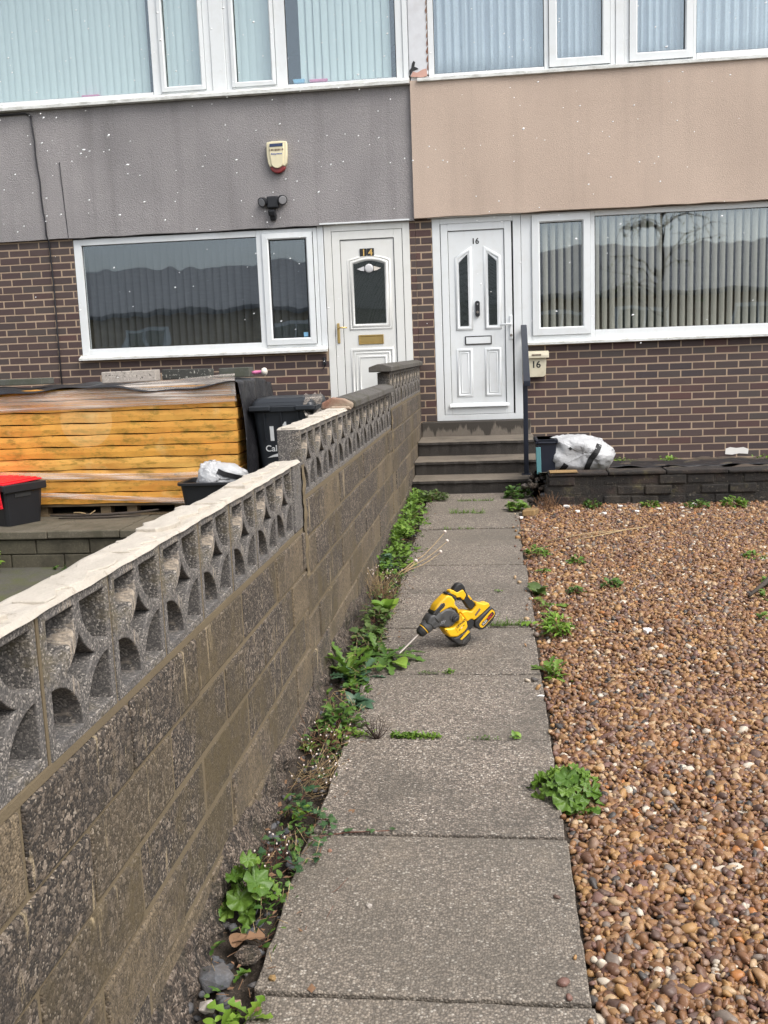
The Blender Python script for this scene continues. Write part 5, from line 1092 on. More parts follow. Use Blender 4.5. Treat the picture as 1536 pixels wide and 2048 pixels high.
# ------------------------------------------------------------------ pebbles (nobody could count them: one mesh)
def ico(sub):
    bm = bmesh.new(); bmesh.ops.create_icosphere(bm, subdivisions=sub, radius=1); bm.verts.ensure_lookup_table()
    v = np.array([p.co for p in bm.verts]); f = np.array([[q.index for q in p.verts] for p in bm.faces]); bm.free(); return v, f
def scatter(name, pts, sizes, flat, sub, mat, tilt=.6, rnd=None, seed=0, smooth=True, angular=.22):
    r_ = np.random.default_rng(seed); v0, f0 = ico(sub); n = len(pts); K = 60
    vars_ = []
    for k in range(K):
        q = v0 * (1 + r_.normal(0, angular * .45, (len(v0), 1)).clip(-.3, .3)); d = r_.normal(size=3); d /= np.linalg.norm(d)
        s = q @ d; q = q - np.outer(np.maximum(s - r_.uniform(.45, .9), 0), d)
        d2 = r_.normal(size=3); d2 /= np.linalg.norm(d2); q = q - np.outer(np.maximum(q @ d2 - r_.uniform(.4, .95), 0), d2)
        d3 = r_.normal(size=3); d3 /= np.linalg.norm(d3); q = q - np.outer(np.maximum(q @ d3 - r_.uniform(.45, 1.1), 0), d3); vars_.append(q)
    vars_ = np.array(vars_); V = vars_[r_.integers(0, K, n)]
    ax = np.stack([sizes * r_.uniform(.95, 1.45, n), sizes * r_.uniform(.75, 1.0, n), sizes * flat * r_.uniform(.75, 1.2, n)], 1)
    V = V * ax[:, None, :]
    a, b, c = r_.uniform(0, 2 * np.pi, n), r_.normal(0, tilt, n), r_.normal(0, tilt, n)
    def rot(V, t, i, j):
        o = V.copy(); C, S = np.cos(t)[:, None], np.sin(t)[:, None]; o[:, :, i] = V[:, :, i] * C - V[:, :, j] * S; o[:, :, j] = V[:, :, i] * S + V[:, :, j] * C; return o
    V = rot(rot(rot(V, b, 1, 2), c, 0, 2), a, 0, 1) + pts[:, None, :]
    m = len(v0); F = f0[None] + (np.arange(n) * m)[:, None, None]
    me = bpy.data.meshes.new(name); nv, nf = n * m, n * len(f0)
    me.vertices.add(nv); me.vertices.foreach_set('co', V.reshape(-1).astype(np.float32))
    me.loops.add(nf * 3); me.loops.foreach_set('vertex_index', F.reshape(-1).astype(np.int32))
    me.polygons.add(nf); me.polygons.foreach_set('loop_start', np.arange(0, nf * 3, 3, dtype=np.int32))
    me.update(); me.validate()
    rr = r_.random(n) if rnd is None else rnd
    at = me.attributes.new('rnd', 'FLOAT', 'FACE'); at.data.foreach_set('value', np.repeat(rr, len(f0)).astype(np.float32))
    if smooth: me.polygons.foreach_set('use_smooth', np.ones(nf, bool))
    return link(name, me, mat)
def field(y0, y1, sp, zoff, seed):
    r_ = np.random.default_rng(seed); P = []
    ys = np.arange(y0, y1, sp * .87)
    for i, y in enumerate(ys):
        x1 = min(.31 * y + .55, 3.4); xs = np.arange(.205 + (sp / 2 if i % 2 else 0), x1, sp); P.append(np.stack([xs, np.full(len(xs), y)], 1))
    P = np.concatenate(P); P = P + r_.normal(0, sp * .27, P.shape); P = P[(P[:, 0] > .203 + .004 * np.sin(P[:, 1] * 40)) & (P[:, 1] < 8.05)]
    if zoff == 0.0:
        m_ = int((y1 - y0) * 9); Q = np.stack([.203 - np.abs(r_.normal(0, .035, m_)), r_.uniform(y0, y1, m_)], 1); spill = len(Q)
    z = pz(P[:, 1]) - .018 + zoff + r_.normal(0, .0035, len(P)) + .010 * np.sin(P[:, 0] * 3.1 + P[:, 1] * 1.7) * np.sin(P[:, 1] * 2.3) - .012 * np.exp(-((P[:, 0] - .2) / .05) ** 2)
    P = np.column_stack([P, z])
    if zoff == 0.0: P = np.concatenate([P, np.column_stack([Q, pz(Q[:, 1]) + .004])])
    return P, r_
parts_ = []
for (y0, y1, sub, sp, sz) in ((1.5, 3.7, 2, .0155, .0102), (3.7, 8.06, 1, .0178, .0114)):
    for layer, zo in ((0, -.012), (1, 0.0)):
        P, r_ = field(y0, y1, sp * (1.0 if layer else 1.15), zo, int(y0 * 10) + layer)
        S = sz * r_.lognormal(0, .33, len(P)).clip(.4, 2.1)
        parts_.append(scatter('gravel', P, S, .68, sub, 'pebble', .55, seed=int(y0 * 100) + layer))
bm = bmesh.new()
vs_, fs_, rs_ = [], [], []; off = 0
for o in parts_:
    me = o.data; v = np.empty(len(me.vertices) * 3, np.float32); me.vertices.foreach_get('co', v); f = np.empty(len(me.loops), np.int32); me.loops.foreach_get('vertex_index', f); r = np.empty(len(me.polygons), np.float32); me.attributes['rnd'].data.foreach_get('value', r)
    vs_.append(v); fs_.append(f + off); rs_.append(r); off += len(me.vertices); bpy.data.objects.remove(o)
bm.free(); v, f, r = np.concatenate(vs_), np.concatenate(fs_), np.concatenate(rs_)
me = bpy.data.meshes.new('gravel'); me.vertices.add(len(v) // 3); me.vertices.foreach_set('co', v); me.loops.add(len(f)); me.loops.foreach_set('vertex_index', f); me.polygons.add(len(f) // 3); me.polygons.foreach_set('loop_start', np.arange(0, len(f), 3, dtype=np.int32)); me.update()
at = me.attributes.new('rnd', 'FLOAT', 'FACE'); at.data.foreach_set('value', r); me.polygons.foreach_set('use_smooth', np.ones(len(f) // 3, bool))
stuff(link('gravel', me, 'pebble'), 'rounded brown pebbles covering the yard beside the path', 'gravel')
# stones in the soil strip near the camera
P = []
for k in range(260):
    y = 1.5 + rng.random() ** 1.4 * 6.2; P.append((rng.uniform(-.70, -.56), y, pz(y) - .018 + rng.uniform(-.008, .012)))
o = scatter('loose_stones', np.array(P), np.array([rng.uniform(.006, .018) for _ in P]), .7, 1, 'rubble', .5, seed=77, smooth=False, angular=.5); stuff(o, 'loose grey stones in the soil strip along the wall', 'stones')
P = []
for k in range(2600):
    y = 1.5 + rng.random() * 7.0; x = -.552 + rng.gauss(0, .030) if rng.random() < .6 else rng.uniform(-.71, -.55); P.append((x, y, pz(y) + (.001 if x > -.553 else -.018 + rng.uniform(-.006, .010))))
o = scatter('soil_crumbs', np.array(P), np.array([rng.uniform(.0012, .0048) for _ in P]), .6, 1, 'soil', .5, seed=78, smooth=False, angular=.5); stuff(o, 'crumbs of dark soil along the overgrown left edge of the path', 'soil')
lt = MB()
for k in range(420):
    y = 1.6 + rng.random() * 6.6; x = rng.uniform(-.715, -.545) if rng.random() < .85 else rng.uniform(-.55, -.42); a = rng.uniform(0, 6.28); L_ = rng.uniform(.010, .030); z = pz(y) + (.004 if x > -.553 else -.006 + rng.uniform(-.006, .016))
    if rng.random() < .5: lt.tube([(x, y, z), (x + math.cos(a) * L_ * 1.5, y + math.sin(a) * L_ * 1.5, z + rng.uniform(0, .012))], .0009, 4, rng.random())
    else:
        c_, s_ = math.cos(a), math.sin(a); w = L_ * rng.uniform(.25, .45); lt.add([(x, y, z), (x + c_ * L_ / 2 - s_ * w, y + s_ * L_ / 2 + c_ * w, z + rng.uniform(0, .006)), (x + c_ * L_, y + s_ * L_, z + rng.uniform(0, .008)), (x + c_ * L_ / 2 + s_ * w, y + s_ * L_ / 2 - c_ * w, z + rng.uniform(0, .006))], [(0, 1, 2), (0, 2, 3)], rng.random())
stuff(lt.build('leaf_litter', 'deadleaf', fixn=False), 'bits of dead leaf and stem lying along the wall foot', 'litter')
for k, (x, y, s, lb, m_) in enumerate(((-.655, 1.985, .055, 'large grey slate stone at the foot of the wall nearest the camera', 'rubble'), (-.60, 2.07, .040, 'brown grey stone under the dead leaf beside the path edge', 'foot'), (-.645, 1.885, .026, 'pale speckled stone in front of the large slate stone', 'conc'), (-.585, 1.90, .018, 'small red brown stone by the path edge nearest the camera', 'brickred'))):
    o = lump((x, y, pz(y) + .004), s, 300 + k, m_, 'stone', None, .6); tag(o, lb, 'stone', 'stones at the foot of the wall')
for k, (x, y, s, m_, lb) in enumerate(((-.523, 1.99, .012, 'sand', 'round tan pebble alone on the nearest path slab edge'), (-.335, 2.285, .010, 'conc', 'small white pebble alone on the near path slab'), (-.480, 2.55, .009, 'brickred', 'brown pebble lying beside the ivy on the path'))):
    o = lump((x, y, pz(y) + s * .45), s, 330 + k, m_, 'pebble', None, .8); tag(o, lb, 'pebble')
g = MB(); g.prism([(.228, 7.62), (.325, 7.63), (.365, 7.74), (.262, 7.755)], 'z', .155, .205); o = g.build('stone_slab', 'sand', bevel=.008, seg=2); tag(o, 'flat ochre stone beside the path near the steps', 'stone')
for k, (x, y) in enumerate(((.66, 7.72), (.86, 7.62), (1.02, 7.9), (1.48, 7.78), (1.60, 7.93), (1.12, 7.66), (1.3, 7.75), (.72, 4.62), (.21, 7.5), (.6, 7.95))):
    r1 = rng.uniform(.018, .036); pts = [(x + r1 * math.cos(a) * rng.uniform(.5, 1.2), y + r1 * math.sin(a) * rng.uniform(.5, 1.2)) for a in np.linspace(0, 5.4, 7)]
    g = MB(); g.prism(pts, 'z', pz(y) - .012, pz(y) + .004)
    tag(g.build('white_scrap', 'petal', bevel=.002), 'scrap of white litter lying on the brown pebbles', 'litter', 'white scraps on the pebbles')
g = MB(); g.prism([(.16, 3.75), (.185, 3.745), (.19, 3.757), (.172, 3.762)], 'z', pz(3.75) + .001, pz(3.75) + .004); tag(g.build('white_scrap', 'petal'), 'single white scrap lying on the grey path slab', 'litter')

# ------------------------------------------------------------------ plants
def sc_leaf(mb, base, az, L, W, el0, curl, kind, n=7, r=.5, fold=.35, twist=0):
    """leaf as a bent strip; kind gives its outline"""
    p = Vector(base); el = el0; d2 = Vector((math.cos(az), math.sin(az), 0)); side = Vector((-math.sin(az), math.cos(az), 0)); vs = []
    for i in range(n + 1):
        t = i / n
        if kind == 'oval': w = W * math.sin(math.pi * min(1, t * .92 + .06)) ** .8
        elif kind == 'lance': w = W * (math.sin(math.pi * t ** .75) ** .9 if 0 < t < 1 else .02)
        elif kind == 'lobed': w = W * (.30 + .70 * t) * (1.0 if i % 2 else .42) * (1 if t < .9 else .55)
        elif kind == 'blade': w = W * (1 - t) ** .6
        else: w = W
        if i == n and kind != 'lobed': w = W * .04
        up = Vector((d2.x * -math.sin(el), d2.y * -math.sin(el), math.cos(el))); s2 = side * math.cos(twist) + up * math.sin(twist)
        lift = up * (w * fold); back = d2 * (-.18 * w if kind == 'lobed' and i % 2 else 0)
        vs += [p + s2 * w + lift + back, p, p - s2 * w + lift + back]
        st_ = L / n; p = p + (d2 * math.cos(el) + Vector((0, 0, math.sin(el)))) * st_; el -= curl / n
    mb.add(vs, [(i * 3 + j, i * 3 + 3 + j, i * 3 + 4 + j, i * 3 + 1 + j) for i in range(n) for j in (0, 1)], r)
def round_leaf(mb, stem0, c, rad, az, tilt, ruffle, r=.5, lobes=7, m=28):
    mb.tube([stem0, (Vector(stem0) + Vector(c)) / 2 + Vector((0, 0, rad * .2)), c], [.0022, .0018, .0015], 4, r * .6)
    M_ = Matrix.Translation(c) @ Matrix.Rotation(az, 4, 'Z') @ Matrix.Rotation(tilt, 4, 'Y'); vs = [M_ @ Vector((0, 0, -.12 * rad))]
    for k, q in enumerate((.42, .75, 1.0)):
        for j in range(m):
            a = math.pi * 2 * j / m + .12; cut = 1 - .75 * max(0, 1 - abs(a - math.pi) / .32)
            sc = 1 + (.07 * math.cos(lobes * a) + .04 * math.cos(3 * lobes * a)) * q
            z = ruffle * rad * math.sin(lobes * a + k) * q ** 2 + .10 * rad * q * q
            vs.append(M_ @ Vector((rad * q * sc * cut * math.cos(a), rad * q * sc * cut * math.sin(a), z)))
    fs = [(0, 1 + j, 1 + (j + 1) % m) for j in range(m)] + [(1 + k * m + j, 1 + (k + 1) * m + j, 1 + (k + 1) * m + (j + 1) % m, 1 + k * m + (j + 1) % m) for k in (0, 1) for j in range(m)]
    mb.add(vs, fs, r)
def ivy_leaf(mb, c, s, az, tilt, r=.5):
    M_ = Matrix.Translation(c) @ Matrix.Rotation(az, 4, 'Z') @ Matrix.Rotation(tilt, 4, 'Y')
    o = [(-.25, .0), (-.45, .32), (-.15, .42), (.0, .75), (.28, .40), (.55, .30), (1.0, .0), (.55, -.30), (.28, -.40), (.0, -.75), (-.15, -.42), (-.45, -.32)]
    vs = [M_ @ Vector((.1 * s, 0, .06 * s))] + [M_ @ Vector((p[0] * s, p[1] * s, -.10 * s * abs(p[1]) + rng.uniform(-.04, .04) * s)) for p in o]
    mb.add(vs, [(0, 1 + k, 1 + (k + 1) % 12) for k in range(12)], r)
def ground_z(x, y): return pz(y) - (.02 if x < -.55 or x > .2 else 0)
def plant(name, mb, mat, label, cat='plant', group=None, stems=None, smat='redstem', sname='stems'):
    if stems and stems.v:
        t = thing(name, label, cat, (0, 0, 0), 0, group); fo = mb.build('leaves', mat, t, smooth=True, fixn=False); stems.build(sname, smat, t, smooth=True); return t
    return tag(mb.build(name, mat, smooth=True, fixn=False), label, cat, group)
def rosette(x, y, n, L, W, kind, label, mat='leaf', name='rosette_weed', el=(.2, .9), seed=0, z=None, spread=.02, curl=(.6, 1.3), az=None, cat='weed', group=None, nn=8):
    r_ = random.Random(seed); m_ = MB(); z = ground_z(x, y) if z is None else z
    for k in range(n):
        a = (az[0] + (az[1] - az[0]) * r_.random()) if az else k / n * 6.283 + r_.uniform(-.3, .3)
        l = L * r_.uniform(.55, 1.1)
        sc_leaf(m_, (x + r_.uniform(-spread, spread), y + r_.uniform(-spread, spread), z), a, l, W * r_.uniform(.7, 1.15), r_.uniform(*el), r_.uniform(*curl), kind, nn, r_.random(), r_.uniform(.15, .45), r_.uniform(-.25, .25))
    return plant(name, m_, mat, label, cat, group)
def clump(x, y, n, rx, ry, h, L, W, label, mat='leaf', kind='oval', seed=0, name='leafy_weed', smat='redstem', cat='weed', group=None, z=None):
    r_ = random.Random(seed); m_ = MB(); s_ = MB(); z0 = ground_z(x, y) if z is None else z
    for k in range(n):
        a, q = r_.uniform(0, 6.283), math.sqrt(r_.random()); px, py = x + rx * q * math.cos(a), y + ry * q * math.sin(a); hh = h * r_.uniform(.25, 1) * (1 - .5 * q)
        if k % 3 == 0: s_.tube([(x + (px - x) * .4, y + (py - y) * .4, z0 - .01), ((x + px) / 2, (y + py) / 2, z0 + hh * .5), (px, py, z0 + hh)], [.0018, .0014, .0009], 4)
        for q_ in range(2):
            sc_leaf(m_, (px, py, z0 + hh * (1 - .3 * q_)), a + r_.uniform(-1.4, 1.4), L * r_.uniform(.6, 1.15), W * r_.uniform(.7, 1.2), r_.uniform(-.2, .8), r_.uniform(.2, 1.0), kind, 5, r_.random(), .25, r_.uniform(-.4, .4))
    return plant(name, m_, mat, label, cat, group, s_, smat)
def grass(x, y, n, rx, ry, L, label, seed=0, mat='leaf', lean=.3, group='grass tufts'):
    r_ = random.Random(seed); m_ = MB()
    for k in range(n):
        px, py = x + r_.uniform(-rx, rx), y + r_.uniform(-ry, ry)
        sc_leaf(m_, (px, py, ground_z(px, py) - .004), r_.uniform(0, 6.283), L * r_.uniform(.5, 1.1), .0022 * r_.uniform(.7, 1.3), r_.uniform(.5, 1.4), r_.uniform(.3, 1.3), 'blade', 5, r_.random(), .2)
    return tag(m_.build('grass_tuft', mat, smooth=True, fixn=False), label, 'grass', group)
def mallow(x, y, n, R_, rad, label, seed=0, mat='leafd', h=.10, z=None):
    r_ = random.Random(seed); m_ = MB(); z0 = ground_z(x, y) if z is None else z
    for k in range(n):
        a = k * 2.4 + r_.uniform(-.3, .3); q = math.sqrt((k + .5) / n) * R_; ll = rad * r_.uniform(.6, 1.15)
        ll *= r_.uniform(.6, 1.25); q *= r_.uniform(.8, 1.2); c = (x + q * math.cos(a), y + q * math.sin(a), z0 + h * (1 - .75 * min(1, q / R_) ** 1.5) * r_.uniform(.55, 1.25) + .008)
        round_leaf(m_, (x + r_.uniform(-.01, .01), y + r_.uniform(-.01, .01), z0), c, ll, a + r_.uniform(-.5, .5), .25 + .75 * q / R_ + r_.uniform(-.55, .55), .24 * r_.uniform(.7, 1.4), r_.random())
    return tag(m_.build('mallow_plant', mat, smooth=True, fixn=False), label, 'weed')
def stalks(x, y, n, lean, L, label, seed=0, mat='straw', tuft=True, spread=.04, name='dry_stalks', rad=.0016, wob=.12):
    r_ = random.Random(seed); s_ = MB(); t_ = s_
    for k in range(n):
        px, py = x + r_.uniform(-spread, spread), y + r_.uniform(-spread * 1.8, spread * 1.8); p = Vector((px, py, ground_z(px, py) - .01)); d = Vector((lean[0] + r_.uniform(-.45, .45), lean[1] + r_.uniform(-.45, .45), lean[2] * r_.uniform(.4, 1.2))).normalized(); pts = [p.copy()]
        for i in range(6): d = (d + Vector((r_.uniform(-wob, wob), r_.uniform(-wob, wob), r_.uniform(-wob, wob * .6)))).normalized(); p = p + d * L * r_.uniform(.6, 1.1) / 6; pts.append(p.copy())
        s_.tube(pts, [rad * (1 - .09 * i) for i in range(7)], 4, r_.random())
        if r_.random() < .6:
            q = pts[3]; s_.tube([q, q + Vector((r_.uniform(-.03, .03), r_.uniform(-.03, .03), r_.uniform(.01, .04)))], rad * .6, 4)
        if tuft and r_.random() < .5: t_.lathe(p, d, [(0, .001), (.002, .0026), (.005, .003), (.007, .0015)], 6, 2.0)
    return tag(s_.build(name, mat, smooth=True), label, 'dry weed')

# along the wall, near to far
rosette(-.565, 1.875, 9, .075, .020, 'lobed', 'small pale lobed weed nearest the camera beside the path edge', 'leafy', seed=1, el=(.6, 1.3))
clump(-.60, 1.82, 16, .035, .035, .05, .03, .009, 'tiny bright seedling cluster in the stones nearest the camera', 'leafy', seed=2)
rosette(-.62, 2.02, 5, .05, .014, 'lobed', 'tiny lobed seedling behind the slate stone', 'leaf', seed=21, el=(.6, 1.2))
mallow(-.640, 2.270, 26, .070, .030, 'bushy round-leaved green plant against the wall foot in the foreground', 3, 'leaf', .15)
m_ = MB(); iv = MB(); r_ = random.Random(5)
for k in range(7):
    p = Vector((-.67 + r_.uniform(0, .07), 2.42 + r_.uniform(0, .45), 0)); p.z = ground_z(p.x, p.y) + .01; a = r_.uniform(-1.6, 1.2); pts = [p.copy()]
    for i in range(8):
        a += r_.uniform(-.5, .5); p = p + Vector((math.cos(a) * .03, math.sin(a) * .03, 0)); p.x = max(-.70, min(-.36 if k < 2 else -.50, p.x)); p.z = ground_z(p.x, p.y) + (.015 if p.x > -.55 else .035) + r_.uniform(0, .015); pts.append(p.copy())
        for q_ in range(2):
            ivy_leaf(m_, p + Vector((r_.uniform(-.02, .02), r_.uniform(-.02, .02), r_.uniform(.004, .022))), r_.uniform(.010, .020), r_.uniform(0, 6.28), r_.uniform(-.5, .5), r_.random())
    iv.tube(pts, .0014, 4)
p = [(-.56, 2.60, .075), (-.50, 2.63, .068), (-.44, 2.655, .066), (-.38, 2.66, .066), (-.32, 2.665, .068)]; iv.tube(p, .0015, 4)
for q_ in p[1:]:
    for k in range(2): ivy_leaf(m_, Vector(q_) + Vector((r_.uniform(-.012, .012), r_.uniform(-.015, .015), .008)), r_.uniform(.010, .017), r_.uniform(0, 6.28), r_.uniform(-.4, .4), r_.uniform(.6, 1))
plant('ivy_plant', m_, 'leafi', 'ivy trailing from the wall foot onto the path slabs', 'ivy', None, iv, 'redstem', 'stems')
stalks(-.655, 2.52, 26, (.3, -.1, .8), .075, 'rusty dry stalks tangled among the ivy', 31, 'redstem', True, .05, rad=.0011)
stalks(-.640, 3.02, 60, (.45, -.05, .55), .13, 'tangle of straw coloured dead stalks with white seed tufts along the wall foot', 32, 'straw', True, .058, rad=.0010, wob=.28)
stalks(-.64, 3.32, 34, (.2, -.4, .5), .16, 'brown dead stalks under the broad-leaved weeds', 33, 'deadleaf', True, .05, rad=.0016)
stalks(-.60, 2.14, 9, (.95, .2, .10), .34, 'thin red brown runners spreading from the wall foot onto the near slab', 34, 'redstem', False, .03, rad=.0015, wob=.22, name='bramble_runner')
rosette(-.62, 2.78, 6, .06, .016, 'oval', 'pair of bright green leaves at the wall foot below the straw stalks', 'leafy', seed=6, el=(.4, 1.1))
rosette(-.68, 3.28, 6, .07, .017, 'lance', 'small upright green leaves beside the wall above the straw stalks', 'leafy', seed=7, el=(.6, 1.2))
clump(-.585, 3.46, 34, .075, .09, .10, .045, .013, 'low dark green weed between the straw stalks and the path', 'leafd', seed=8)
rosette(-.545, 3.655, 12, .085, .019, 'lance', 'pale upright willowherb with pointed leaves at the path edge', 'leafb', seed=9, el=(.3, 1.35), name='willowherb')
clump(-.535, 3.36, 16, .05, .05, .03, .022, .007, 'small bright weed on the slab corner below the willowherb', 'leafy', seed=10)
clump(-.58, 3.84, 20, .06, .06, .05, .035, .011, 'low green weed between the willowherb and the feathery weed', 'leafd', seed=11)
rosette(-.635, 4.02, 20, .19, .034, 'lobed', 'large feathery green thistle against the wall left of the drill', 'leaf', seed=12, el=(.35, 1.25), nn=13, name='thistle')
rosette(-.59, 3.97, 14, .13, .026, 'lobed', 'soft grey green feathery weed in front of the large thistle', 'leafb', seed=13, el=(.3, 1.1), nn=13, name='thistle')
rosette(-.475, 4.20, 15, .19, .034, 'lobed', 'dandelion with long lobed leaves under the chisel tip', 'leafd', seed=14, el=(.12, .55), nn=12, curl=(.4, .9), name='dandelion', z=.105)
rosette(-.56, 4.30, 9, .15, .028, 'lobed', 'upright lobed green leaves behind the chisel tip', 'leaf', seed=15, el=(.5, 1.2), nn=11, name='dandelion')
rosette(-.455, 4.12, 2, .12, .036, 'oval', 'broad yellow green leaf pierced by the chisel tip', 'leafy', seed=16, el=(.1, .3), az=(-1.0, -.2), name='broad_leaf', z=.113)
clump(-.60, 4.52, 30, .07, .14, .09, .045, .016, 'ragged green weed behind the dandelion beside the path', 'leafr', seed=17)
rosette(-.61, 4.62, 3, .08, .022, 'oval', 'dull blue green leaf low beside the wall', 'leafb', seed=171, el=(.1, .5))
rosette(-.575, 4.98, 11, .12, .030, 'oval', 'yellow green upright broad leaves beside the path behind the drill', 'leafy', seed=18, el=(.7, 1.35))
clump(-.605, 4.82, 26, .06, .10, .10, .045, .014, 'dark straggly weed below the yellow green leaves', 'leafr', seed=19)
stalks(-.65, 5.35, 48, (.1, -.1, 1.0), .20, 'thin yellow dry stalks standing against the wall', 35, 'straw', True, .045, rad=.0014)
stalks(-.60, 5.2, 26, (.2, -.1, .8), .12, 'brown dead weed below the yellow stalks', 36, 'deadleaf', False, .05, rad=.0016)
clump(-.69, 5.95, 12, .03, .09, .17, .06, .022, 'blue green leaves growing up the wall beside the yellow stalks', 'leafb', seed=20)
t = MB(); hd = t
for (a, b, c) in (((-.57, 5.74, .14), (-.43, 5.95, .21), (-.315, 6.2, .30)), ((-.56, 5.72, .14), (-.42, 5.92, .19), (-.300, 6.15, .25)), ((-.56, 5.70, .14), (-.44, 5.80, .175), (-.335, 6.0, .21)), ((-.58, 5.72, .14), (-.52, 5.8, .16), (-.48, 5.86, .185))):
    t.tube([a, [(a[i] + b[i]) / 2 + (.008 if i == 2 else 0) for i in range(3)], b, [(b[i] + c[i]) / 2 - (.004 if i == 2 else 0) for i in range(3)], c], [.003, .0028, .0026, .0022, .0018], 5); hd.lathe(c, (.4, .5, .8), [(0, .003), (.004, .010), (.012, .012), (.019, .006)], 8, 2.0)
tag(t.build('seed_stalks', 'straw', smooth=True), 'pale dry seed stalks leaning out over the path behind the drill', 'dry weed')
m_ = MB(); r_ = random.Random(41)
for k in range(1350):
    y = 5.7 + r_.random() * 2.9; w = .075 + .03 * math.sin(y * 5.3) + .025 * math.sin(y * 13); x = -.705 + abs(r_.gauss(0, w)) * 1.1; x = min(x, -.49 + .03 * math.sin(y * 9)); h = .085 * r_.random() * (1 - max(0, (x + .70) / .24)) + .004
    sc_leaf(m_, (x, y, pz(y) - .012 + h), r_.uniform(0, 6.28), r_.uniform(.018, .045), r_.uniform(.007, .015), r_.uniform(-.1, .9), r_.uniform(.2, .9), 'oval', 4, r_.random(), .25, r_.uniform(-.4, .4))
stuff(m_.build('ground_cover', 'leaf', smooth=True, fixn=False), 'bright green low ground cover along the far wall foot', 'ground cover')
clump(-.50, 8.38, 60, .12, .14, .09, .045, .016, 'grey green weed at the end of the wall by the bottom step', 'leafr', seed=42)
rosette(-.62, 6.95, 8, .13, .036, 'oval', 'broad pale leaves standing out of the ground cover beside the wall', 'leafy', seed=43, el=(.5, 1.2))
m_ = MB(); st_ = MB(); r_ = random.Random(141)
for k in range(1100):
    y = 1.9 + r_.random() * 3.9; x = -.70 + r_.random() ** .8 * .17; h = .05 * r_.random() ** 2 + .004; z = pz(y) - .014 + h
    if math.sin(y * 6.1) + math.sin(y * 14.3 + x * 20) < -.35: continue
    sc_leaf(m_, (x, y, z), r_.uniform(0, 6.28), r_.uniform(.010, .034), r_.uniform(.003, .010), r_.uniform(-.2, 1.0), r_.uniform(.2, 1.2), r_.choice(['oval', 'oval', 'lance', 'lobed']), 5, r_.random(), .25, r_.uniform(-.5, .5))
    if k % 3 == 0: st_.tube([(x, y, pz(y) - .02), (x + r_.uniform(-.01, .01), y + r_.uniform(-.01, .01), z)], .0008, 4, r_.random())
    if k % 7 == 0:
        a = r_.uniform(0, 6.28); L = r_.uniform(.03, .09); st_.tube([(x, y, pz(y) - .012), (x + math.cos(a) * L * .5, y + math.sin(a) * L * .5, pz(y) + r_.uniform(.0, .05)), (min(x + math.cos(a) * L, -.50), y + math.sin(a) * L, pz(y) + r_.uniform(-.005, .06))], .0009, 4, r_.random())
stuff(m_.build('ground_cover', 'leafd', smooth=True, fixn=False), 'scruffy small seedlings and creeping weeds along the near wall foot', 'ground cover')
stuff(st_.build('weed_stems', 'straw', smooth=True), 'thin dry stems tangled among the weeds along the near wall foot', 'stems')
# dead twig, moss and grass in the joints of the path
t = MB(); r_ = random.Random(44); o0 = Vector((-.432, 3.325, .076))
for k in range(13):
    d = Vector((r_.uniform(-.8, .8), r_.uniform(-.3, .5), r_.uniform(.25, 1))).normalized(); p = o0.copy(); pts = [p.copy()]
    for i in range(5): d = (d + Vector((r_.uniform(-.3, .3), r_.uniform(-.3, .3), r_.uniform(-.2, .3)))).normalized(); p = p + d * .022 * r_.uniform(.6, 1.3); pts.append(p.copy())
    t.tube(pts, [.0024, .002, .0016, .0013, .001, .0007], 4)
    for i in (2, 3, 4): t.tube([pts[i], pts[i] + Vector((r_.uniform(-.02, .02), r_.uniform(-.02, .02), r_.uniform(0, .02)))], .0008, 4)
t.tube([o0 - Vector((0, 0, .01)), o0 + Vector((-.004, 0, .02))], .004, 6); tag(t.build('dead_twig', 'darkstem', smooth=True), 'dark dead sprig standing in the slab joint left of the moss', 'dead plant')
def moss_patch(x, y, rx, ry, n, label, mat='leafy', seed=0, L=.010):
    r_ = random.Random(seed); m_ = MB()
    for k in range(n):
        px, py = x + max(-1.6, min(1.6, r_.gauss(0, 1))) * rx * .5, y + r_.gauss(0, ry * .5)
        sc_leaf(m_, (px, py, pz(py) - .002 + r_.uniform(0, .010)), r_.uniform(0, 6.28), L * r_.uniform(.6, 1.4), L * .3, r_.uniform(.1, 1.2), .8, 'oval', 3, r_.random(), .2)
    return tag(m_.build('moss_patch', mat, smooth=True, fixn=False), label, 'moss', 'mossy weeds in the slab joints')
moss_patch(-.335, 3.355, .055, .022, 160, 'green mossy weed in the slab joint right of the dead sprig', 'leaf', 1, .015); moss_patch(-.25, 3.352, .055, .018, 130, 'yellow green moss in the slab joint right of the green mossy weed', 'leafy', 2, .012); moss_patch(-.49, 3.37, .05, .03, 80, 'thin yellow moss on the slab corner left of the dead sprig', 'leafy', 3, .011)
moss_patch(-.05, 3.335, .07, .008, 60, 'thin line of moss in the middle of the slab joint nearest the dead sprig', 'leafr', 4, .009); moss_patch(-.29, 4.015, .06, .01, 50, 'sparse moss in the slab joint just in front of the drill', 'leafr', 5, .010); moss_patch(-.2, 4.03, .02, .01, 24, 'little green sprig in the slab joint in front of the drill', 'leaf', 6, .016); moss_patch(.02, 5.33, .03, .02, 20, 'tiny green sprig on the slab joint behind the drill', 'leaf', 7, .013)
rosette(.075, 3.345, 7, .036, .008, 'lance', 'tiny bright green seedling in the slab joint near the pebbles', 'leafy', seed=45, el=(.4, 1.1))
grass(-.01, 4.695, 70, .07, .012, .07, 'grass spreading along the slab joint right of the drill', 51, 'leaf'); grass(.11, 4.70, 60, .06, .010, .055, 'thin grass between the drill battery and the pebbles', 52, 'leaf')
m_ = MB(); r_ = random.Random(53)
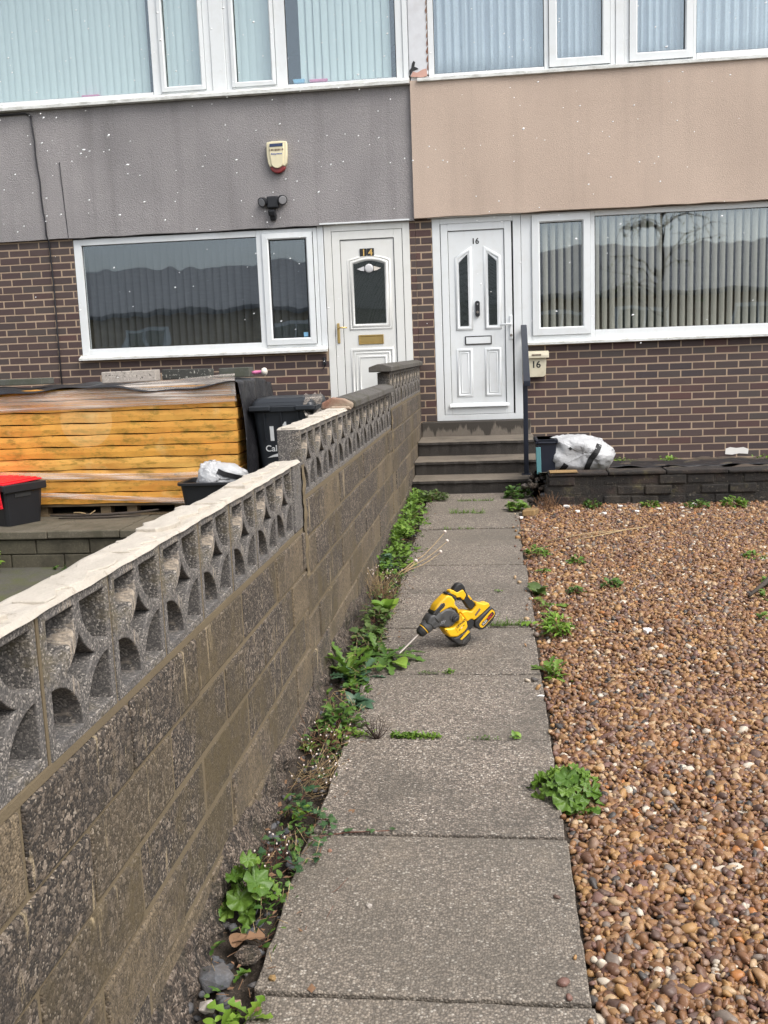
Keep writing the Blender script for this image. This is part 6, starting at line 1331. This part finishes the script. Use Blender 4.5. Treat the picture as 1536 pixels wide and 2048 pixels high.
for k in range(5): sc_leaf(m_, (.13 + k * .025, 4.67 + r_.uniform(-.01, .01), .112), r_.uniform(-.4, 1.2), .06, .013, .5, .9, 'oval', 6, r_.random())
plant('creeping_weed', m_, 'leafy', 'yellow green creeping leaves at the path edge right of the drill', 'weed')
grass(-.265, 7.72, 90, .075, .03, .06, 'left of two bright grass tufts on the far slab before the steps', 54); grass(-.115, 7.70, 60, .055, .03, .055, 'right of two bright grass tufts on the far slab before the steps', 55)
grass(-.24, 8.27, 60, .055, .02, .04, 'grass in the last slab joint, left of another tuft, before the bottom step', 56); grass(-.08, 8.27, 70, .085, .02, .04, 'grass in the last slab joint, right of another tuft, before the bottom step', 57); grass(-.20, 7.10, 40, .06, .015, .03, 'short grass in the slab joint below the two bright tufts', 58); grass(-.335, 7.10, 24, .03, .02, .035, 'sparse tuft left in the slab joint below the two bright tufts', 59); grass(-.275, 4.86, 30, .025, .015, .06, 'dark sprig of grass behind the drill chuck', 60)
# right-hand edge of the path and weeds among the pebbles
mallow(.212, 2.93, 36, .108, .033, 'large round-leaved green plant at the boundary of path and pebbles', 61, 'leaf', .085)
rosette(.25, 2.845, 9, .07, .016, 'lobed', 'small pale lobed leaves below the large round-leaved plant', 'leaf', seed=62, el=(.1, .7))
rosette(.235, 4.06, 13, .11, .022, 'lobed', 'dandelion at the path edge in front of the feathery tuft', 'leaf', seed=63, el=(.5, 1.3), nn=10, name='dandelion'); rosette(.25, 3.98, 9, .08, .018, 'lobed', 'low lobed leaves just below the path edge dandelion', 'leafy', seed=64, el=(.2, .8), nn=10)
clump(.300, 4.62, 70, .055, .07, .10, .055, .008, 'feathery light green tuft among the pebbles level with the drill battery', 'leafy', 'lance', seed=65)
rosette(.245, 5.32, 7, .11, .034, 'oval', 'reddish green dock leaves at the path edge behind the drill', 'leafr', seed=66, el=(.5, 1.2), name='dock'); rosette(.285, 5.10, 10, .10, .022, 'lobed', 'lobed green leaves in front of the dock leaves', 'leaf', seed=67, el=(.3, .9)); clump(.28, 4.86, 16, .03, .04, .06, .035, .008, 'small weed between the dock leaves and the feathery tuft', 'leafy', seed=68)
stalks(.24, 5.05, 18, (.1, -.1, .9), .09, 'dry brown stems below the dock leaves', 69, 'deadleaf', False, .03, rad=.0014)
clump(.285, 6.30, 34, .06, .08, .07, .05, .010, 'small green weed among pebbles near the far path edge', 'leaf', 'lance', seed=70); clump(.30, 5.85, 8, .03, .03, .03, .03, .008, 'tiny weed below the small weed near the far path edge', 'leaf', seed=701)
for k, (x, y, n, s, lb) in enumerate(((.52, 6.05, 26, .055, 'green weed among pebbles right of the far path edge weed'), (.66, 5.45, 30, .055, 'flat dark green weed in the middle of the pebbles'), (.455, 5.33, 24, .05, 'low green weed among pebbles left of the flat dark weed'), (1.60, 6.10, 30, .07, 'green weed at the right edge of the pebbles'), (1.43, 5.20, 14, .04, 'small weed in front of the fallen branch'), (1.55, 5.48, 40, .08, 'bushy weed beside the fallen branch at the right edge'), (1.30, 4.78, 8, .03, 'tiny bright weed in front of the fallen branch'), (1.10, 3.55, 6, .025, 'tiny sprig in the foreground pebbles'), (.80, 7.92, 40, .07, 'dark green weed under the low wall, leftmost'), (1.24, 7.86, 40, .07, 'grey green weed under the low wall, second from the left'), (1.60, 7.80, 50, .10, 'spreading dark green weed under the low wall, third from the left'), (1.90, 7.88, 60, .11, 'bushy bright green weed under the low wall, fourth from the left'))):
    clump(x, y, int(n * .8), s * .9, s * .8, .06 if y < 7 else .09, .036, .010 if y < 7 else .013, lb, 'leafd' if 'dark' in lb else 'leaf', 'oval', 80 + k, group='weeds among the pebbles')
clump(.20, 7.78, 60, .07, .10, .10, .045, .016, 'green weed beside the ochre stone at the far end of the path', 'leaf', seed=95); clump(.22, 8.42, 50, .11, .08, .15, .055, .02, 'green weed growing over the bottom step beside the rubble', 'leafd', seed=96); stalks(.44, 7.95, 60, (0, -.3, .8), .16, 'dry mossy stalks in front of the low wall end', 97, 'deadleaf', False, .07, rad=.0018)
for k, (x, y, w, lb, zz) in enumerate(((1.22, 9.75, .16, 'low green moss at the foot of the brick wall right of the bag', .33), (1.72, 9.7, .08, 'small moss tuft at the foot of the brick wall, middle', .335), (2.62, 9.4, .13, 'green moss at the foot of the brick wall at the right edge', .36))):
    r_ = random.Random(98 + k); m_ = MB()
    for q_ in range(70): sc_leaf(m_, (x + r_.gauss(0, w * .5), y + r_.gauss(0, .04), zz + r_.uniform(-.02, .03)), r_.uniform(0, 6.28), .03, .010, r_.uniform(0, 1.2), .8, 'oval', 3, r_.random())
    tag(m_.build('moss_patch', 'leafy', smooth=True, fixn=False), lb, 'moss', 'moss at the foot of the brick wall')
t = MB(); t.tube([(.95, 6.95, .165), (.75, 6.78, .160), (.55, 6.62, .158)], [.004, .004, .003], 5); t.tube([(1.1, 7.02, .168), (.8, 6.86, .165), (.6, 6.75, .16)], [.004, .004, .003], 5); t.tube([(.78, 6.9, .165), (.62, 6.8, .165), (.35, 6.6, .155)], .003, 5)
tag(t.build('dry_straw', 'straw', smooth=True), 'dry straw stems lying flat on the far pebbles', 'straw')
t = MB(); t.tube([(1.34, 5.20, .120), (1.48, 5.42, .135), (1.60, 5.62, .16), (1.75, 5.8, .19)], [.008, .014, .016, .012], 8); tag(t.build('fallen_branch', 'bark', smooth=True), 'short dark fallen branch at the right edge of the pebbles', 'branch')
t = MB(); r_ = random.Random(99)
for k in range(90):
    x, y = r_.uniform(.3, 1.6), r_.uniform(2.0, 6.5); a = r_.uniform(0, 6.28); L = r_.uniform(.02, .06); t.tube([(x, y, pz(y) - .004), (x + math.cos(a) * L / 2, y + math.sin(a) * L / 2, pz(y) + r_.uniform(0, .006)), (x + math.cos(a) * L, y + math.sin(a) * L, pz(y) - .002)], .0011, 4)
stuff(t.build('straw_litter', 'straw'), 'scattered short straws and needles on the pebbles', 'straw')
# dead leaf at the wall foot, seedlings below the terrace, shrub at far left
m_ = MB(); sc_leaf(m_, (-.655, 2.115, .055), .3, .085, .028, .15, .3, 'lobed', 8, .3); sc_leaf(m_, (-.64, 2.10, .052), 1.5, .06, .022, .2, .5, 'oval', 7, .7); tag(m_.build('dead_leaf', 'deadleaf', fixn=False), 'curled brown dead leaf on the soil below the round-leaved plant', 'leaf')
clump(-2.86, 7.30, 40, .16, .05, .10, .04, .016, 'small creeping weed at the foot of the terrace wall', 'leafd', seed=101, z=-.16); clump(-3.45, 7.32, 10, .05, .03, .05, .03, .012, 'tiny weed at the foot of the terrace wall near the shrub', 'leafd', seed=102, z=-.16)
clump(-4.06, 7.20, 46, .14, .10, .34, .065, .022, 'yellowing shrub below the terrace at the left edge', 'leafy', seed=103, z=-.16, name='shrub')
moss = MB(); r_ = random.Random(104)
for k in range(900):
    x, y = -3.6 + abs(r_.gauss(0, .8)), 5.0 + r_.random() * 1.9; x = -4.2 + (x + 3.6)
    if math.sin(x * 5 + y * 3) + math.sin(y * 9) > .3: sc_leaf(moss, (x, y, -.155 + r_.uniform(0, .012)), r_.uniform(0, 6.28), .02, .008, r_.uniform(0, .8), .5, 'oval', 3, r_.random())
stuff(moss.build('patio_moss', 'leafr', smooth=True, fixn=False), 'patches of low moss on the patio below the terrace', 'moss')

# ------------------------------------------------------------------ across the street (seen in the window panes)
op = thing('bungalow_row', 'buff brick bungalow row with dark tiled roof across the street, reflected in the panes', 'house', (-2, -16, 0))
g = MB(); g.box(-30, 26, -24, -15, -.42, 3.25); par(g.build('wall', 'oppbrick'), op)
g = MB(); g.prism([(-14.5, 3.15), (-14.5, 3.32), (-19.5, 5.3), (-24.5, 3.32), (-24.5, 3.15)], 'x', -30.5, 26.5); par(g.build('roof', 'roof'), op)
for x in (-25, -19, -12.6, -7, -2.5, 2.6, 5.3, 9.2, 17):
    g = MB(); bars(g, x - .9, x + .9, 1.3, 2.75, .13, -14.95, -14.85); g.box(x - .04, x + .04, -14.95, -14.86, 1.39, 2.66); w_ = par(g.build('window', 'upvc'), op)
    g = MB(); g.box(x - .8, x + .8, -14.93, -14.92, 1.39, 2.66); o = g.build('pane', 'glassup'); o.parent = w_
def bare_tree(x, y, h, seed, label, leafy):
    r_ = random.Random(seed); t = thing('street_tree', label, 'tree', (x, y, -.42)); tr = MB(); lv = MB()
    tr.tube([(0, 0, 0), (.06, 0, h * .3), (-.04, .05, h * .62), (.05, 0, h)], [.08, .065, .045, .015], 8)
    for k in range(30):
        z = h * r_.uniform(.35, 1); a = r_.uniform(0, 6.28); L = h * .26 * r_.uniform(.5, 1); b = Vector((math.cos(a) * L, math.sin(a) * L, z + L * r_.uniform(-.15, .5))); p0 = Vector((0, 0, z)); m = (p0 + b) / 2 + Vector((0, 0, L * .15)); tr.tube([p0, m, b], [.035, .02, .008], 5)
        for q in range(8): 
            s = m.lerp(b, r_.random()); e = s + Vector((r_.uniform(-.5, .5), r_.uniform(-.5, .5), r_.uniform(-.6, .3))); tr.tube([s, (s + e) / 2 + Vector((0, 0, .06)), e], [.01, .007, .004], 4)
            for j in range(leafy): sc_leaf(lv, s.lerp(e, r_.random()), r_.uniform(0, 6.28), .09, .03, r_.uniform(-.6, .6), .5, 'oval', 3, r_.random())
    tr.build('trunk', 'bark', t, smooth=True)
    if lv.v: lv.build('crown', 'leafd', t, fixn=False)
bare_tree(5.0, -9.5, 7.5, 5, 'sparse street tree across the road, reflected at right', 2)

# ------------------------------------------------------------------ falling hail and snow, thicker higher up
P = []; r_ = random.Random(200)
while len(P) < 1000:
    y = r_.uniform(3.0, 9.6); x = r_.uniform(-.56 * y - .3, .34 * y + .3); z = 1.2 + r_.random() ** .8 * 4.2
    if r_.random() < .25 + .75 * min(1, max(0, (z - 1.3) / 2.2)): P.append((x, y, z))
P = np.array(P); rr_ = np.random.default_rng(201); n = len(P); S = rr_.uniform(.0022, .0048, n) * (.55 + P[:, 1] / 12)
v0, f0 = ico(1); V = v0[None] * np.stack([S * rr_.uniform(1.0, 2.1, n), S, S * .9], 1)[:, None, :]
a = rr_.normal(-.42, .25, n); C, S_ = np.cos(a)[:, None], np.sin(a)[:, None]; W = V.copy(); W[:, :, 0] = V[:, :, 0] * C + V[:, :, 2] * S_; W[:, :, 2] = -V[:, :, 0] * S_ + V[:, :, 2] * C
W = W + P[:, None, :]; m_ = MB(); Wl = W.reshape(-1, 3).tolist(); F = (f0[None] + (np.arange(n) * len(v0))[:, None, None]).reshape(-1, 3).tolist()
m_.v = Wl; m_.f = F; m_.r = [.5] * len(F); stuff(m_.build('falling_snow', 'snow', smooth=True, fixn=False), 'small white flakes of snow and hail falling in the air', 'snow')
